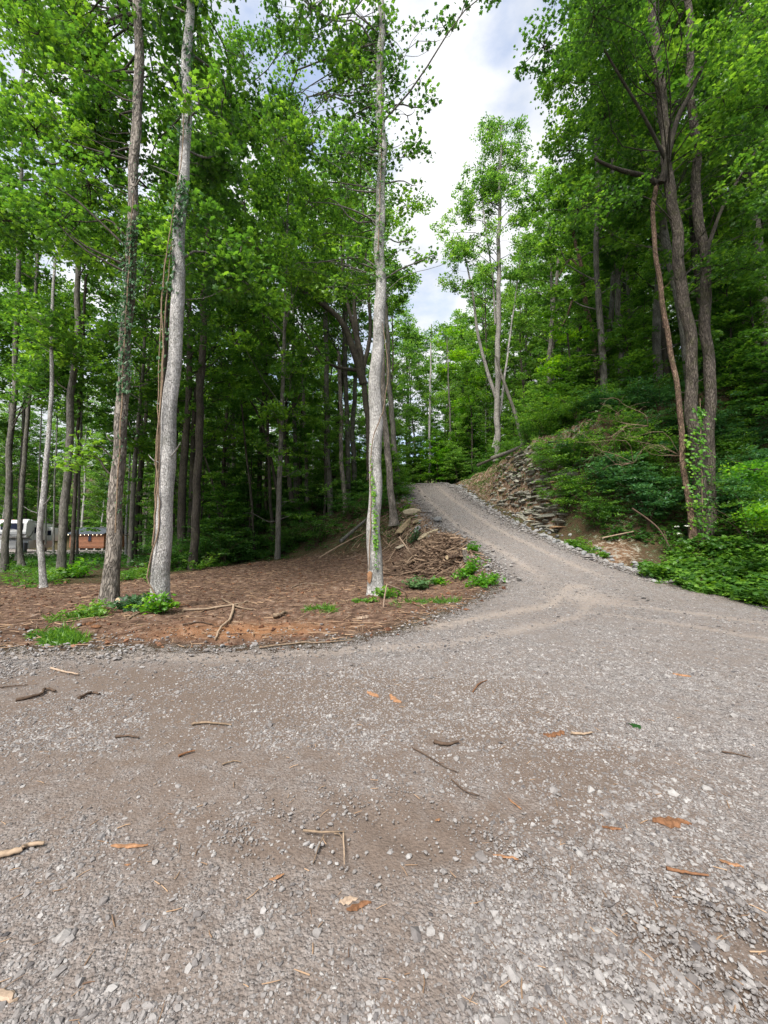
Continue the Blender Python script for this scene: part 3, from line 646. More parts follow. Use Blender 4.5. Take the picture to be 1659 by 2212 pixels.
def sapling(seed, Ht, cr, size=.15, tmpl=RHOMB, nl=30, tiers=11):
    global rng
    keep = rng; rng = np.random.default_rng(seed); tr = Acc(); cw = Acc()
    ctrl = np.stack([np.cumsum(rng.normal(0, .1, 5)), np.cumsum(rng.normal(0, .1, 5)), np.linspace(-.15, Ht, 5)], -1); ctrl[0, :2] = 0
    P = spline(ctrl, 16); tube(tr, P, np.linspace(.045 + .004 * Ht, .012, 16), 6, seed=seed)
    for i in range(tiers):
        f = (i + .6) / tiers; z = Ht * (.16 + .84 * f); ax = P[np.argmin(abs(P[:, 2] - z))]
        for j in range(4 if f < .85 else 2):
            a = rng.uniform(0, 6.28); d = cr * (1 - .65 * f) * rng.uniform(.45, 1.1)
            tip = ax + np.array([math.cos(a) * d, math.sin(a) * d, rng.uniform(0, .35)])
            lp = limb_path(ax - np.array([0, 0, .25]), tip, .08, 6); tube(tr, lp, np.linspace(.018, .005, 6), 4)
            for q in (2, 3, 4, 5):
                clump(cw, lp[q], .30 + .18 * rng.random(), int(nl * rng.uniform(.6, 1.3)), size, tmpl, np.clip(rng.normal(.5, .14), 0, 1), .22, .38)
    res = (tr.mesh('trunk', smooth=True), cw.mesh('crown')); rng = keep; return res
def shrub(seed, Ht, cr, size=.11, nl=28, stems=9, tmpl=OVAL):
    global rng
    keep = rng; rng = np.random.default_rng(seed); tr = Acc(); cw = Acc()
    for i in range(stems):
        a = i / stems * 6.28 + rng.normal(0, .3); d = cr * rng.uniform(.4, 1.0); tip = np.array([math.cos(a) * d, math.sin(a) * d, Ht * rng.uniform(.45, 1.0)])
        lp = spline([(0, 0, -.1), (tip[0] * .35, tip[1] * .35, tip[2] * .65), tip], 8); tube(tr, lp, np.linspace(.02, .005, 8), 4)
        for q in range(2, 8):
            for _ in range(2):
                o_ = rng.normal(0, .22, 3) * np.array([1, 1, .4]) * cr
                clump(cw, lp[q] + o_, .28 + .15 * rng.random(), int(nl * rng.uniform(.6, 1.3)), size, tmpl, np.clip(rng.normal(.5, .15), 0, 1), .25, .38)
    res = (tr.mesh('stem', smooth=True), cw.mesh('foliage')); rng = keep; return res
TALL = [tall(1, 27, 8, 3.6, .20, extra_low=9), tall(2, 23, 6, 3.3, .16, extra_low=11), tall(3, 29, 10, 3.9, .24, extra_low=9), tall(4, 19, 5, 3.1, .14, extra_low=12), tall(5, 25, 8, 4.0, .19, extra_low=11)]
SAP = [sapling(11, 7.5, 2.2), sapling(12, 5.5, 1.9), sapling(13, 9, 2.4), sapling(14, 4.2, 1.8)]
SHR = [shrub(21, 1.9, 1.5), shrub(22, 1.4, 1.3), shrub(23, 2.5, 1.8), shrub(24, 1.0, 1.0)]
proto_thing = {}
def place(kind, name, cat, parts, loc, rz, s, mats, label, group, sz=None):
    key = (kind, mats)
    root = bpy.data.objects.new(name, None); COL.objects.link(root)
    root.location = tuple(float(c) for c in loc); root.rotation_euler = (random.uniform(-.02, .02), random.uniform(-.02, .02), rz); root.scale = (s, s, sz or s)
    root['label'] = label; root['category'] = cat; root['group'] = group
    if key not in proto_thing:
        ch = []
        for me, mt in zip(parts, mats):
            m2 = me.copy(); m2.materials.clear(); m2.materials.append(M[mt]); o = bpy.data.objects.new(me.name.split('.')[0], m2); ch.append(o)
        proto_thing[key] = ch; new = ch
    else: new = [o.copy() for o in proto_thing[key]]
    for o in new: o.parent = root; COL.objects.link(o)
    return root
def pxof(x, y): return 829.5 + FPX * x / (y * CP)
taken = []
def free(x, y, d):
    for a, b in taken:
        if (a - x) ** 2 + (b - y) ** 2 < d * d: return False
    return True
def offroad(x, y, m):
    xa, ya = np.array([float(x)]), np.array([float(y)])
    return max(float(sdist(xa, ya, GRAVEL)[0]), float(sdist(xa, ya, DIRT)[0]), float(sdist(xa, ya, YARD)[0])) < -m
def region(x, y):
    if x > 6.0 and y < 46: return 'wood on the bank right of the drive'
    if x > -6 and y > 40: return 'wood beyond the crest of the drive'
    return 'shady wood behind the bare clearing'
def sky_slot(px, y, top):     # True when a crown would cover the open sky above the drive
    half = FPX * 2.6 / y
    if px < 860 - half or px > 1170 + half: return False
    d = (top - CAMH) / y
    v = (d * CP - SP) / (CP + d * SP)
    pyt = 1106 - v * FPX
    lim = np.interp(px, [840, 900, 960, 1030, 1100, 1180], [540, 660, 670, 600, 440, 300])
    return pyt < lim
def desc(kind, k, x, y, bk):
    px = pxof(x, y)
    adj = {'tall': ('tall straight', 'slim', 'very tall', 'short crowned', 'wide crowned'), 'young': ('medium', 'small', 'tall', 'low'), 'shrub': ('wide', 'knee high', 'tall', 'small low')}[kind][k]
    col = {'bark_pale': 'pale barked', 'bark_dark': 'dark barked', 'bark_grey': 'grey barked'}.get(bk, '')
    what = {'tall': 'tree', 'young': 'young tree', 'shrub': 'shrub'}[kind]
    for lim, a in ((60, 'the camper trailer'), (150, 'the cabin'), (300, 'the shaggy bark tree'), (400, 'the big pale trunk'), (520, 'the dark upright trunk'), (640, 'the forked leaning trunk'), (780, 'the smooth grey trunks'), (880, 'the pale middle trunk'), (1000, 'the drive crest'), (1130, 'the tall poplar'), (1240, 'the paired bank trunks'), (1330, 'the crooked bank trunk'), (1450, 'the dead twigs of the bank'), (1560, 'the three stemmed tree'), (9999, 'the right edge weeds')):
        if px < lim: break
    far = 'close behind' if y < 24 else 'behind' if y < 36 else 'well behind' if y < 50 else 'far beyond'
    return ' '.join(f'{adj} {col} {what} {far} {a}'.split())
named_xy = []
def scatter_trees():
    n = 0; tries = 0
    while n < 240 and tries < 40000:
        tries += 1
        y = 17 + 62 * random.random() ** .9; px = random.uniform(-260, 1920); x = (px - 829.5) / FPX * y
        if not offroad(x, y, 1.2) or not free(x, y, 2.0 if y < 45 else 1.8): continue
        if -60 < px < 245 and y < 61: continue
        if y < 21 and 520 < px < 1300: continue
        if x > 5 and y < 30 and x - np.interp(y, YE, XE) < 5.5: continue
        k = random.randrange(5); s = random.uniform(.9, 1.2); z = Hz(x, y)
        if sky_slot(px, y, z + (27, 23, 29, 19, 25)[k] * s * 1.05):
            k = 3; s = .62
            if y < 33 or sky_slot(px, y, z + 19 * s): continue
        rg = region(x, y)
        bk = random.choice(['bark_grey', 'bark_dark', 'bark_grey', 'bark_pale' if y > 40 else 'bark_dark'])
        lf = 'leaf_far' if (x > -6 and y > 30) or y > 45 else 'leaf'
        place(('T', k), 'forest_tree', 'tree', TALL[k], (x, y, z), random.uniform(0, 6.28), s, (bk, lf), desc('tall', k, x, y, bk), 'tall trees of the wood', sz=s * random.uniform(.92, 1.08))
        taken.append((x, y)); n += 1
    n = 0; tries = 0
    while n < 252 and tries < 60000:
        tries += 1
        y = 15.5 + 50 * random.random() ** 1.1; px = random.uniform(-150, 1800); x = (px - 829.5) / FPX * y
        if not offroad(x, y, .9) or not free(x, y, .9): continue
        if -60 < px < 330 and y < 62: continue
        if px <= 470 and y < 24: continue
        if y < 24 and 640 < px < 900: continue
        dr = x - np.interp(y, YE, XE)
        if x > 4 and dr < 4.6 and y < 36: continue
        if x > 4 and y < 19 and dr < 7: continue
        k = random.randrange(4); s = random.uniform(.75, 1.15); z = Hz(x, y)
        if sky_slot(px, y, z + (7.5, 5.5, 9, 4.2)[k] * s): continue
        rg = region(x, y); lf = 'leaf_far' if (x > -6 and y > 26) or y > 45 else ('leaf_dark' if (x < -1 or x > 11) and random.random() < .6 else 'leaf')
        place(('S', k), 'young_tree', 'young tree', SAP[k], (x, y, z), random.uniform(0, 6.28), s, ('bark_dark', lf), desc('young', k, x, y, ''), 'young trees of the wood')
        taken.append((x, y)); n += 1
    n = 0; tries = 0
    while n < 210 and tries < 60000:
        tries += 1
        y = 13.5 + 26 * random.random(); px = random.uniform(345, 1800); x = (px - 829.5) / FPX * y
        if not offroad(x, y, .5): continue
        dr = x - np.interp(y, YE, XE)
        if x > 4 and dr < 3.0: continue
        if x > 4 and y < 17.5 and dr < 5.2: continue
        if x < 4 and y < 23 and px < 900 and px > 520: continue
        if x < 4 and y < 19: continue
        if not free(x, y, .55): continue
        k = random.randrange(4); s = random.uniform(.8, 1.2); z = Hz(x, y)
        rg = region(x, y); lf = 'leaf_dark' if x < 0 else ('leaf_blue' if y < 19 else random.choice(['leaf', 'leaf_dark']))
        place(('B', k), 'shrub', 'shrub', SHR[k], (x, y, z), random.uniform(0, 6.28), s, ('stick_dark', lf), desc('shrub', k, x, y, ''), 'shrubs of the wood')
        taken.append((x, y)); n += 1

# ------------------------------------------------------------------ trees placed one by one
def trunk_from(ctrl, Y, k=12, n=None, rough=.16, flare=.5, seed=1, acc=None, dY=0.0, below=.25):
    """ctrl: (px, py, width) from the base up, on the plane at distance Y; returns path, radii"""
    pts, rad = [], []
    for i, (px, py, w_) in enumerate(ctrl):
        Yi = Y + dY * i / max(1, len(ctrl) - 1); p = W(px, py, Yi); t = Yi / ray(px, py)[1]
        pts.append(p); rad.append(w_ * t / FPX / 2 * .90 * math.cos(math.atan2(abs(px - 829.5), FPX)))
    if below: pts[0] = pts[0] - np.array([0, 0, below])
    n = n or max(24, int(np.linalg.norm(np.array(pts[-1]) - pts[0]) / .22))
    P = spline(pts, n); s_ = np.linspace(0, len(pts) - 1, n); r_ = np.interp(s_, range(len(pts)), rad)
    zz = P[:, 2]; wob = sst(.3, 2.0, zz - zz[0]); P[:, 0] += wob * .16 * r_.max() * (np.sin(zz * 1.3 + seed) + .6 * np.sin(zz * 2.9 + 2 * seed)); P[:, 1] += wob * .2 * r_.max() * np.sin(zz * 1.1 + 3 * seed)
    acc = acc or Acc(); tube(acc, P, r_, k, rough, flare=flare, seed=seed)
    if k >= 12:
        q = np.random.default_rng(seed + 900)
        for _ in range(5 if k >= 20 else 3):
            i = q.integers(len(P) // 6, len(P) * 3 // 4); a_ = q.uniform(0, 6.28); d = np.array([math.cos(a_), math.sin(a_), .35]); L2 = q.uniform(.08, .5)
            tube(acc, spline([P[i], P[i] + d * (r_[i] + L2 * .5), P[i] + d * (r_[i] + L2) + np.array([0, 0, .08])], 5), np.linspace(.022, .008, 5), 5)
    return acc, P, r_
def tree(name, label, ctrl, bark, lobes=(), leafm='leaf', Y=None, k=12, size=.15, tmpl=LOBED, seed=1, group=None, flare=.75, dY=0, ncl=17, nl=18, limb_r=.032, cr=.42, cat='tree', limbs=(), seg=None):
    if Y is None: Y = G(ctrl[0][0], ctrl[0][1])[1]
    a, P, r_ = trunk_from(ctrl, Y, k=k, seed=seed, flare=flare, dY=dY)
    base = P[0] + np.array([0, 0, .25])
    root = thing(name, label, cat, base, group)
    put('trunk', a.mesh('trunk', base, True), M[bark], root)
    for lp_px, r0, r1, dY2 in limbs:
        q = [W(px, py, Y + dY2 * i / max(1, len(lp_px) - 1)) for i, (px, py) in enumerate(lp_px)]; b = Acc(); pp = spline(q, 14)
        tube(b, pp, np.linspace(r0, r1, 14), 8, .2, seed=seed + 3); put('limb', b.mesh('limb', base, True), M[bark], root)
    if lobes:
        tw, cw = Acc(), Acc()
        for lb in lobes:
            px, py, dd, rad = lb[:4]; den = lb[4] if len(lb) > 4 else 1.0; tn = lb[5] if len(lb) > 5 else .5
            c = W(px, py, Y + dd); hz = np.hypot(*(c - P[np.argmin(abs(P[:, 2] - c[2]))])[:2])
            st = P[np.argmin(abs(P[:, 2] - (c[2] - .5 * hz)))]
            lp = limb_path(st, c, .1, 8); big = hz > .5 and rng.random() < .42; tube(tw, lp, np.linspace(min(limb_r, .02 + .012 * hz) if big else .010, .010 if big else .005, 8), 5)
            lobe(cw, c, (rad, rad, rad * .6), max(2, int(ncl * den * (rad / .9) ** 2)), nl, size, tmpl, tn, cr=cr, flat=.42, twigs=tw)
        put('crown', cw.mesh('crown', base), M[leafm], root)
        if tw.n: put('branches', tw.mesh('branches', base, True), M['bark_dark' if bark != 'bark_pale' else 'bark_grey'], root)
    taken.append((P[1][0], P[1][1]))
    return root, P, r_, Y

# A shaggy trunk on the left, B big pale trunk, C pale trunk in the middle
def LB(x0, x1, y0, y1, n, d0, d1, r0, r1, den=1., t0=.35, t1=.65, skip=None, seed=0):
    r_ = np.random.default_rng(seed); L_ = []
    while len(L_) < n:
        px, py = r_.uniform(x0, x1), r_.uniform(y0, y1)
        if skip and skip(px, py): continue
        L_.append((px, py, r_.uniform(d0, d1), r_.uniform(r0, r1), den, r_.uniform(t0, t1)))
    return L_
tA = tree('shaggy_bark_tree', 'leaning tree with shaggy peeling brown bark and ivy, left of the pale trunk', [(235, 1308, 44), (243, 1200, 40), (250, 1100, 37), (256, 1000, 34), (264, 880, 31), (272, 740, 29), (280, 600, 28), (287, 450, 26), (294, 300, 24), (297, 150, 23), (300, 0, 22), (302, -250, 20), (305, -600, 14)], 'bark_shag',
          LB(-40, 300, 20, 500, 46, -.5, 6.5, .8, 1.3, 1.0, .35, .75, seed=1) + LB(-60, 300, -250, 20, 12, -1, 4, .9, 1.4, seed=2) +
          [(150, 300, 1.0, .9, 1.2, .9), (90, 270, 1.2, .8, 1.2, .85), (175, 985, .2, .38, 1.6, .95), (150, 1000, .2, .32, 1.6, .95), (205, 965, .1, .28, 1.6, .9), (200, 560, .8, .6, 1.0, .6), (330, 500, 1.5, .7, 1, .6)],
          k=22, size=.17, seed=2)
tB = tree('pale_trunk_tree', 'thick smooth pale trunk with yellow lichen band, hung with vines', [(345, 1318, 44), (348, 1240, 43), (354, 1130, 43), (361, 1000, 41), (367, 900, 39), (375, 780, 35), (383, 650, 33), (389, 520, 30), (396, 380, 27), (401, 250, 25), (407, 120, 22), (414, 0, 20), (424, -250, 17), (440, -600, 12)], 'bark_pale',
          LB(330, 570, 100, 620, 32, .0, 6.0, .6, 1.2, 1.0, .35, .7, seed=3) + LB(250, 480, -300, 60, 10, -1, 4, .8, 1.3, seed=4) + [(405, 200, -.6, .28, 1.6, 1.), (450, 190, -.3, .22, 1.5, 1.), (490, 350, 1, .8), (345, 525, -.2, .12, 3, 1.)],
          k=24, size=.18, seed=5)
tC = tree('pale_trunk_tree', 'straight pale trunk with wounded orange patch near its foot beside the brush heap', [(812, 1284, 38), (811, 1200, 34), (809, 1100, 31), (809, 1000, 30), (812, 880, 30), (816, 760, 28), (820, 640, 26), (822, 520, 23), (823, 400, 21), (823, 250, 19), (822, 120, 17), (822, 0, 16), (822, -250, 14), (822, -600, 9)], 'bark_pale',
          LB(590, 865, 60, 340, 30, -.8, 4.0, .5, 1.0, 1.0, .2, .6, seed=6) + LB(620, 855, 330, 620, 20, 0.5, 4.0, .4, .9, 1, .35, .8, seed=7) + LB(560, 900, -300, 20, 16, -2, 3, .7, 1.2, 1, .1, .4, seed=8) +
          LB(470, 640, 90, 340, 14, 3.0, 7.0, .8, 1.3, 1.0, .2, .6, seed=66) + [(905, 185, 0, .4, 1.2, .3), (930, 215, .2, .25, 1.2, .2), (895, 60, .2, .4, 1, .2), (880, 520, .5, .4, 1, .6), (890, 400, .6, .3, 1, .5), (880, 250, .5, .45, 1, .3), (925, 110, 0, .3, 1.2, .2), (960, 60, -.5, .35, 1.2, .1), (905, 310, .2, .3, 1, .4), (915, 325, .1, .2, 1, .4), (870, 340, .5, .5), (875, 440, .5, .5, 1, .6), (900, 545, .3, .35, 1.1, .8), (940, 550, 0, .28, 1.1, .3), (985, 555, -.2, .2, 1., .1), (1000, 20, -1.5, .35, 1.1, .1), (1060, -20, -1.8, .45, 1.1, .1), (760, 560, 0, .5, 1, .8), (720, 620, .5, .5, 1, .7), (620, 60, 1, .7, 1, .1), (585, 10, 1, .6, 1, .2)],
          k=24, size=.16, seed=9, ncl=15)
# wound on the middle trunk
p = W(797, 1246, tC[3] - .05); q = tC[1][np.argmin(abs(tC[1][:, 2] - p[2]))]
V, F = rockmesh(5, .6); V = V / np.abs(V).max(0) * np.array([.075, .05, .19]); a_ = Acc(); a_.add(V + np.array([p[0] + .03, q[1] - .225, p[2]]), F)
put('bark_wound', a_.mesh('bark_wound', tC[0].location[:]), M['chip'], tC[0], None, label='fresh orange bark wound')

# the three stems that share one foot on the right
Yd = 15.0
rootD = thing('triple_stem_tree', 'big tree of three stems rising from one rugged foot, bright vine between them', 'tree', W(1518, 1188, Yd))
bD = np.array(rootD.location[:])
TrD = Acc()
for ctrl, sd_ in (([(1512, 1192, 52), (1508, 1120, 44), (1506, 1040, 38), (1502, 950, 33), (1496, 850, 31), (1488, 740, 30), (1478, 640, 29), (1462, 520, 28), (1448, 420, 27), (1438, 300, 26), (1424, 180, 24), (1412, 60, 22), (1404, -60, 20), (1396, -300, 15)], 1), ([(1526, 1190, 46), (1530, 1120, 38), (1533, 1020, 31), (1532, 900, 30), (1530, 780, 29), (1526, 660, 28), (1516, 520, 26), (1506, 400, 24), (1498, 280, 22), (1492, 180, 20), (1488, 80, 18), (1484, -150, 14)], 2)):
    a, P, r_ = trunk_from(ctrl, Yd + .15 * sd_, k=20, seed=20 + sd_, flare=.35); put('trunk', a.mesh('trunk', bD, True), M['bark_dusk'], rootD)
    if sd_ == 1: PD = P
a, P3, _ = trunk_from([(1500, 1186, 30), (1492, 1120, 18), (1484, 1060, 16), (1477, 980, 16), (1468, 900, 15), (1458, 820, 14), (1448, 740, 14), (1434, 670, 13), (1420, 590, 13), (1414, 520, 12), (1412, 450, 12), (1418, 390, 14)], Yd - .5, k=14, seed=24, dY=.8)
put('trunk', a.mesh('trunk', bD, True), M['bark_red'], rootD, None, label='thin crooked reddish flaking stem')
for pts, r0, r1, dy in (([(1428, 395), (1440, 350), (1462, 260), (1490, 205), (1515, 150), (1548, 82)], .13, .06, -1.), ([(1418, 395), (1390, 380), (1350, 370), (1315, 358), (1283, 342)], .11, .05, -.8), ([(1520, 560), (1560, 450), (1600, 380), (1650, 300)], .08, .04, 0), ([(1440, 350), (1390, 250), (1330, 150), (1280, 60)], .07, .03, -2)):
    q = [W(px, py, Yd + dy * i / len(pts)) for i, (px, py) in enumerate(pts)]; b = Acc(); tube(b, spline(q, 16), np.linspace(r0, r1, 16), 9, .25, seed=3); put('limb', b.mesh('limb', bD, True), M['bark_dark'], rootD)
tw, cw = Acc(), Acc()
def edgeR(px, py):      # keep the open sky free
    return px < np.interp(py, [-300, 60, 120, 250, 400, 520], [1150, 1190, 1165, 1190, 1210, 1240])
for px, py, dd, rad, den, tn in LB(1150, 1720, 20, 460, 60, -3.5, 3, .8, 1.4, 1, .2, .6, edgeR, 31) + LB(1100, 1720, -350, 20, 24, -5, 2, 1., 1.5, 1, .15, .5, edgeR, 32) + LB(1250, 1700, 420, 620, 12, -1, 3, .6, 1.1, 1, .3, .7, seed=33) + LB(1560, 1700, 60, 400, 7, -5, -3, .6, .9, 1, .6, .9, seed=35):
    if 1360 < px < 1560 and py > -50: dd = .9 + abs(dd)
    c = W(px, py, Yd + dd); i = np.argmin(abs(PD[:, 2] - (c[2] - .5 * abs(c[0] - PD[0][0]))))
    big = rng.random() < .4; lp = limb_path(PD[i], c, .14, 8); tube(tw, lp, np.linspace(.026 if big else .010, .008 if big else .005, 8), 5)
    lobe(cw, c, (rad, rad, rad * .6), int(22 * rad ** 2) + 3, 20, .16, LOBED, tn, cr=.45, flat=.4, twigs=tw)
put('crown', cw.mesh('crown', bD), M['leaf'], rootD); put('branches', tw.mesh('branches', bD, True), M['bark_dark'], rootD)
taken.append((bD[0], bD[1]))

# the row of trunks at the left
def lefttree(label, ctrl, bark, sd_, lob, Y=None, sz=.17, lm='leaf'):
    return tree('woodland_tree', label, ctrl, bark, lob, lm, Y=Y, k=14, size=sz, tmpl=RHOMB, seed=sd_, group='trunks standing at the left of the clearing', ncl=14, nl=26)
lefttree('thick dark trunk at the left end of the row, in front of the trailer', [(8, 1236, 22), (14, 1160, 19), (20, 1000, 17), (30, 850, 15), (36, 700, 14), (42, 500, 12), (48, 300, 10), (50, 50, 8)], 'bark_grey', 41, LB(-40, 180, 420, 900, 15, -2, 3, .9, 1.5, 1, .3, .7, seed=41))
lefttree('slim grey trunk second from the left, crossing the trailer front', [(38, 1202, 11), (40, 1150, 9), (46, 1000, 9), (55, 850, 8), (62, 700, 7), (70, 500, 6)], 'bark_grey', 42, LB(-20, 160, 560, 820, 6, -2, 3, 1, 1.5, seed=42), Y=24)
lefttree('grey trunk just right of the slim one, crossing the trailer', [(46, 1212, 15), (43, 1150, 13), (48, 1050, 13), (56, 950, 12), (66, 820, 11), (74, 700, 10), (82, 500, 8)], 'bark_grey', 43, LB(0, 200, 480, 800, 8, -2, 3, 1, 1.5, seed=43), Y=20)
lefttree('pale curved trunk bowing over the green plants', [(97, 1268, 19), (89, 1210, 17), (84, 1160, 15), (90, 1100, 17), (99, 1040, 15), (104, 960, 13), (110, 850, 11), (113, 700, 9), (118, 560, 7)], 'bark_pale', 44, LB(60, 240, 380, 760, 11, -1, 3, .7, 1.2, 1, .5, .8, seed=44))
lefttree('thickest grey trunk of the left row, beside the cabin', [(131, 1248, 26), (135, 1180, 23), (141, 1080, 22), (149, 960, 20), (158, 820, 18), (166, 700, 16), (172, 540, 13), (176, 380, 10), (180, 200, 8)], 'bark_grey', 45, LB(80, 300, 300, 820, 14, -1, 4, .8, 1.4, seed=45))
lefttree('dark slim trunk pressed against the thickest trunk of the row', [(154, 1232, 12), (158, 1160, 11), (163, 1050, 10), (170, 900, 9), (178, 760, 8), (184, 600, 7)], 'bark_dark', 46, LB(100, 280, 480, 800, 8, -1, 4, .9, 1.3, seed=46), Y=18)
lefttree('thin grey trunk in front of the cabin wall', [(166, 1204, 8), (168, 1150, 7), (171, 1050, 7), (176, 900, 6), (182, 700, 5)], 'bark_grey', 47, LB(120, 260, 600, 850, 6, -1, 4, 1, 1.5, seed=47), Y=28)
for i, (px, pb, w_, lb, pt) in enumerate([(82, 1186, 5, 'pale bare trunk rising in front of the trailer side', 880), (99, 1170, 4, 'thin whitish trunk above the trailer roof', 940), (116, 1188, 5, 'pale trunk at the rear end of the trailer', 900), (272, 1196, 7, 'pale forked trunk just right of the shaggy bark tree', 1010), (281, 1188, 5, 'slim pale trunk right of the forked one', 960), (303, 1212, 9, 'dark straight trunk midway between shaggy and pale trees', 700), (292, 1204, 4, 'thin pale crooked trunk beside the dark straight one', 1000)]):
    tree('woodland_tree', lb, [(px, pb, w_), (px + 2, (pb + pt) / 2, w_ * .85), (px + 8, pt, w_ * .7), (px + 12, pt - 250, w_ * .4)], 'bark_dark' if 'dark' in lb else 'bark_pale', LB(px - 50, px + 60, pt - 260, pt - 40, 5, -1, 3, 1.3, 1.9, seed=60 + i), 'leaf', Y=26 + 2.0 * i if px > 250 else 31 + 2 * i, k=9, size=.2, tmpl=RHOMB, seed=50 + i, group='trunks standing at the left of the clearing', ncl=12, nl=26)
tV = tree('woodland_tree', 'dark thin trunk close behind the big pale trunk, draped in vines', [(332, 1240, 17), (336, 1150, 14), (342, 1000, 13), (350, 850, 12), (360, 700, 11), (372, 500, 9)], 'bark_dark', LB(300, 470, 500, 740, 8, 0, 3, .8, 1.2, 1, .2, .5, seed=48), 'leaf', k=12, size=.16, seed=48, Y=14)
lefttree('dark upright trunk right of the big pale trunk with a shrub at its foot', [(416, 1234, 24), (420, 1170, 21), (426, 1050, 20), (432, 900, 19), (437, 750, 17), (443, 600, 15), (450, 450, 12), (455, 250, 8)], 'bark_dark', 49, LB(360, 600, 250, 680, 20, -1, 4, .8, 1.5, 1, .2, .6, seed=49), Y=19)

# slim trunks of the shaded wood behind the clearing, and up the bank to the left of the drive
def midtree(label, ctrl, bark, Y, sd_, lob=(), lm='leaf', limbs=(), sz=.17, ncl=12):
    return tree('woodland_tree', label, ctrl, bark, lob, lm, Y=Y, k=12, size=sz, tmpl=RHOMB, seed=sd_, group='trunks in the wood left of the drive', ncl=ncl, nl=26, limbs=limbs)
midtree('smooth grey trunk left of centre deep in the shaded wood', [(716, 1128, 14), (711, 1050, 14), (707, 950, 13), (706, 850, 12), (704, 700, 11), (702, 560, 8)], 'bark_grey', 28, 70, LB(600, 800, 420, 640, 9, -2, 2, 1.2, 1.8, seed=70))
midtree('brownish trunk between two smooth grey ones in the shaded wood', [(749, 1118, 11), (741, 1040, 11), (736, 960, 10), (737, 880, 9), (730, 760, 8)], 'bark_shag', 27, 71, LB(660, 790, 560, 760, 5, -1, 2, 1.0, 1.5, seed=71))
midtree('grey trunk just left of the pale middle trunk', [(768, 1062, 13), (764, 1000, 12), (762, 920, 11), (768, 820, 10), (772, 700, 8)], 'bark_grey', 33, 72, LB(700, 800, 500, 700, 6, -1, 2, 1.3, 1.8, seed=72))
midtree('slender dark sapling trunk leaning in the shade', [(664, 1080, 9), (660, 960, 9), (655, 860, 8), (648, 740, 6)], 'bark_grey', 29, 73, LB(580, 720, 560, 760, 6, -1, 2, 1.2, 1.7, seed=73))
midtree('dark forked trunk leaning left low in the shaded wood', [(632, 1080, 12), (622, 1020, 10), (612, 950, 10), (594, 880, 8), (560, 790, 7), (520, 700, 5)], 'bark_dark', 27, 74, LB(470, 640, 600, 800, 9, -2, 2, 1, 1.5, seed=74), limbs=[([(612, 950), (622, 900), (650, 850), (665, 800)], .12, .04, 0), ([(600, 1070), (585, 990), (560, 900), (530, 850)], .12, .05, 0)])
midtree('thin straight trunk above the green floor behind the clearing', [(590, 1160, 9), (582, 1040, 8), (578, 900, 7), (574, 760, 5)], 'bark_dark', 27, 75, LB(500, 640, 640, 840, 6, -1, 2, .9, 1.4, seed=75))
midtree('very thin dark pole leaning toward the big pale trunk', [(494, 1196, 6), (475, 1110, 6), (455, 1030, 5), (440, 980, 4)], 'bark_dark', 24, 76)
midtree('thin upright pole right of the leaning one', [(550, 1180, 6), (543, 1080, 6), (530, 960, 5), (520, 860, 4)], 'bark_dark', 25, 77, LB(480, 580, 720, 880, 4, -1, 2, .8, 1.2, seed=77))
midtree('many limbed dark tree fanning out behind the middle trunk', [(800, 1030, 16), (796, 930, 15), (788, 840, 14), (780, 780, 13), (772, 720, 12), (766, 660, 9), (760, 560, 7), (745, 430, 5)], 'bark_dark', 25, 78,
        LB(540, 860, 330, 640, 30, -3, 3, .9, 1.5, 1, .15, .55, seed=78) + LB(830, 925, 430, 560, 5, 0, 2, .7, 1.0, 1, .5, .8, seed=79) + LB(840, 890, 600, 700, 4, 0, 2, .6, .9, 1, .3, .6, seed=80),
        limbs=[([(786, 830), (768, 770), (742, 700), (700, 660), (655, 630), (600, 590), (550, 565)], .26, .06, -1), ([(776, 760), (760, 690), (742, 620), (738, 540), (735, 440)], .16, .05, 0), ([(784, 800), (800, 720), (796, 640), (790, 540), (780, 400)], .15, .05, 1), ([(770, 800), (720, 790), (690, 760), (640, 690)], .12, .04, -1), ([(690, 655), (640, 560), (590, 470), (545, 400)], .10, .03, -1)])
midtree('leaning brown trunk right behind the pale middle trunk', [(852, 1126, 17), (846, 1070, 16), (838, 990, 15), (830, 900, 14), (826, 800, 12), (822, 650, 9)], 'bark_shag', 21, 81, LB(770, 880, 480, 640, 6, 0, 2, .6, .9, 1, .3, .7, seed=81))
midtree('grey trunk standing closest to the left edge of the drive crest', [(862, 1074, 14), (856, 1010, 14), (850, 940, 13), (842, 850, 12), (838, 760, 11), (834, 650, 8)], 'bark_grey', 26, 82, LB(780, 885, 560, 760, 8, 0, 2, .7, 1.0, 1, .3, .6, seed=82))

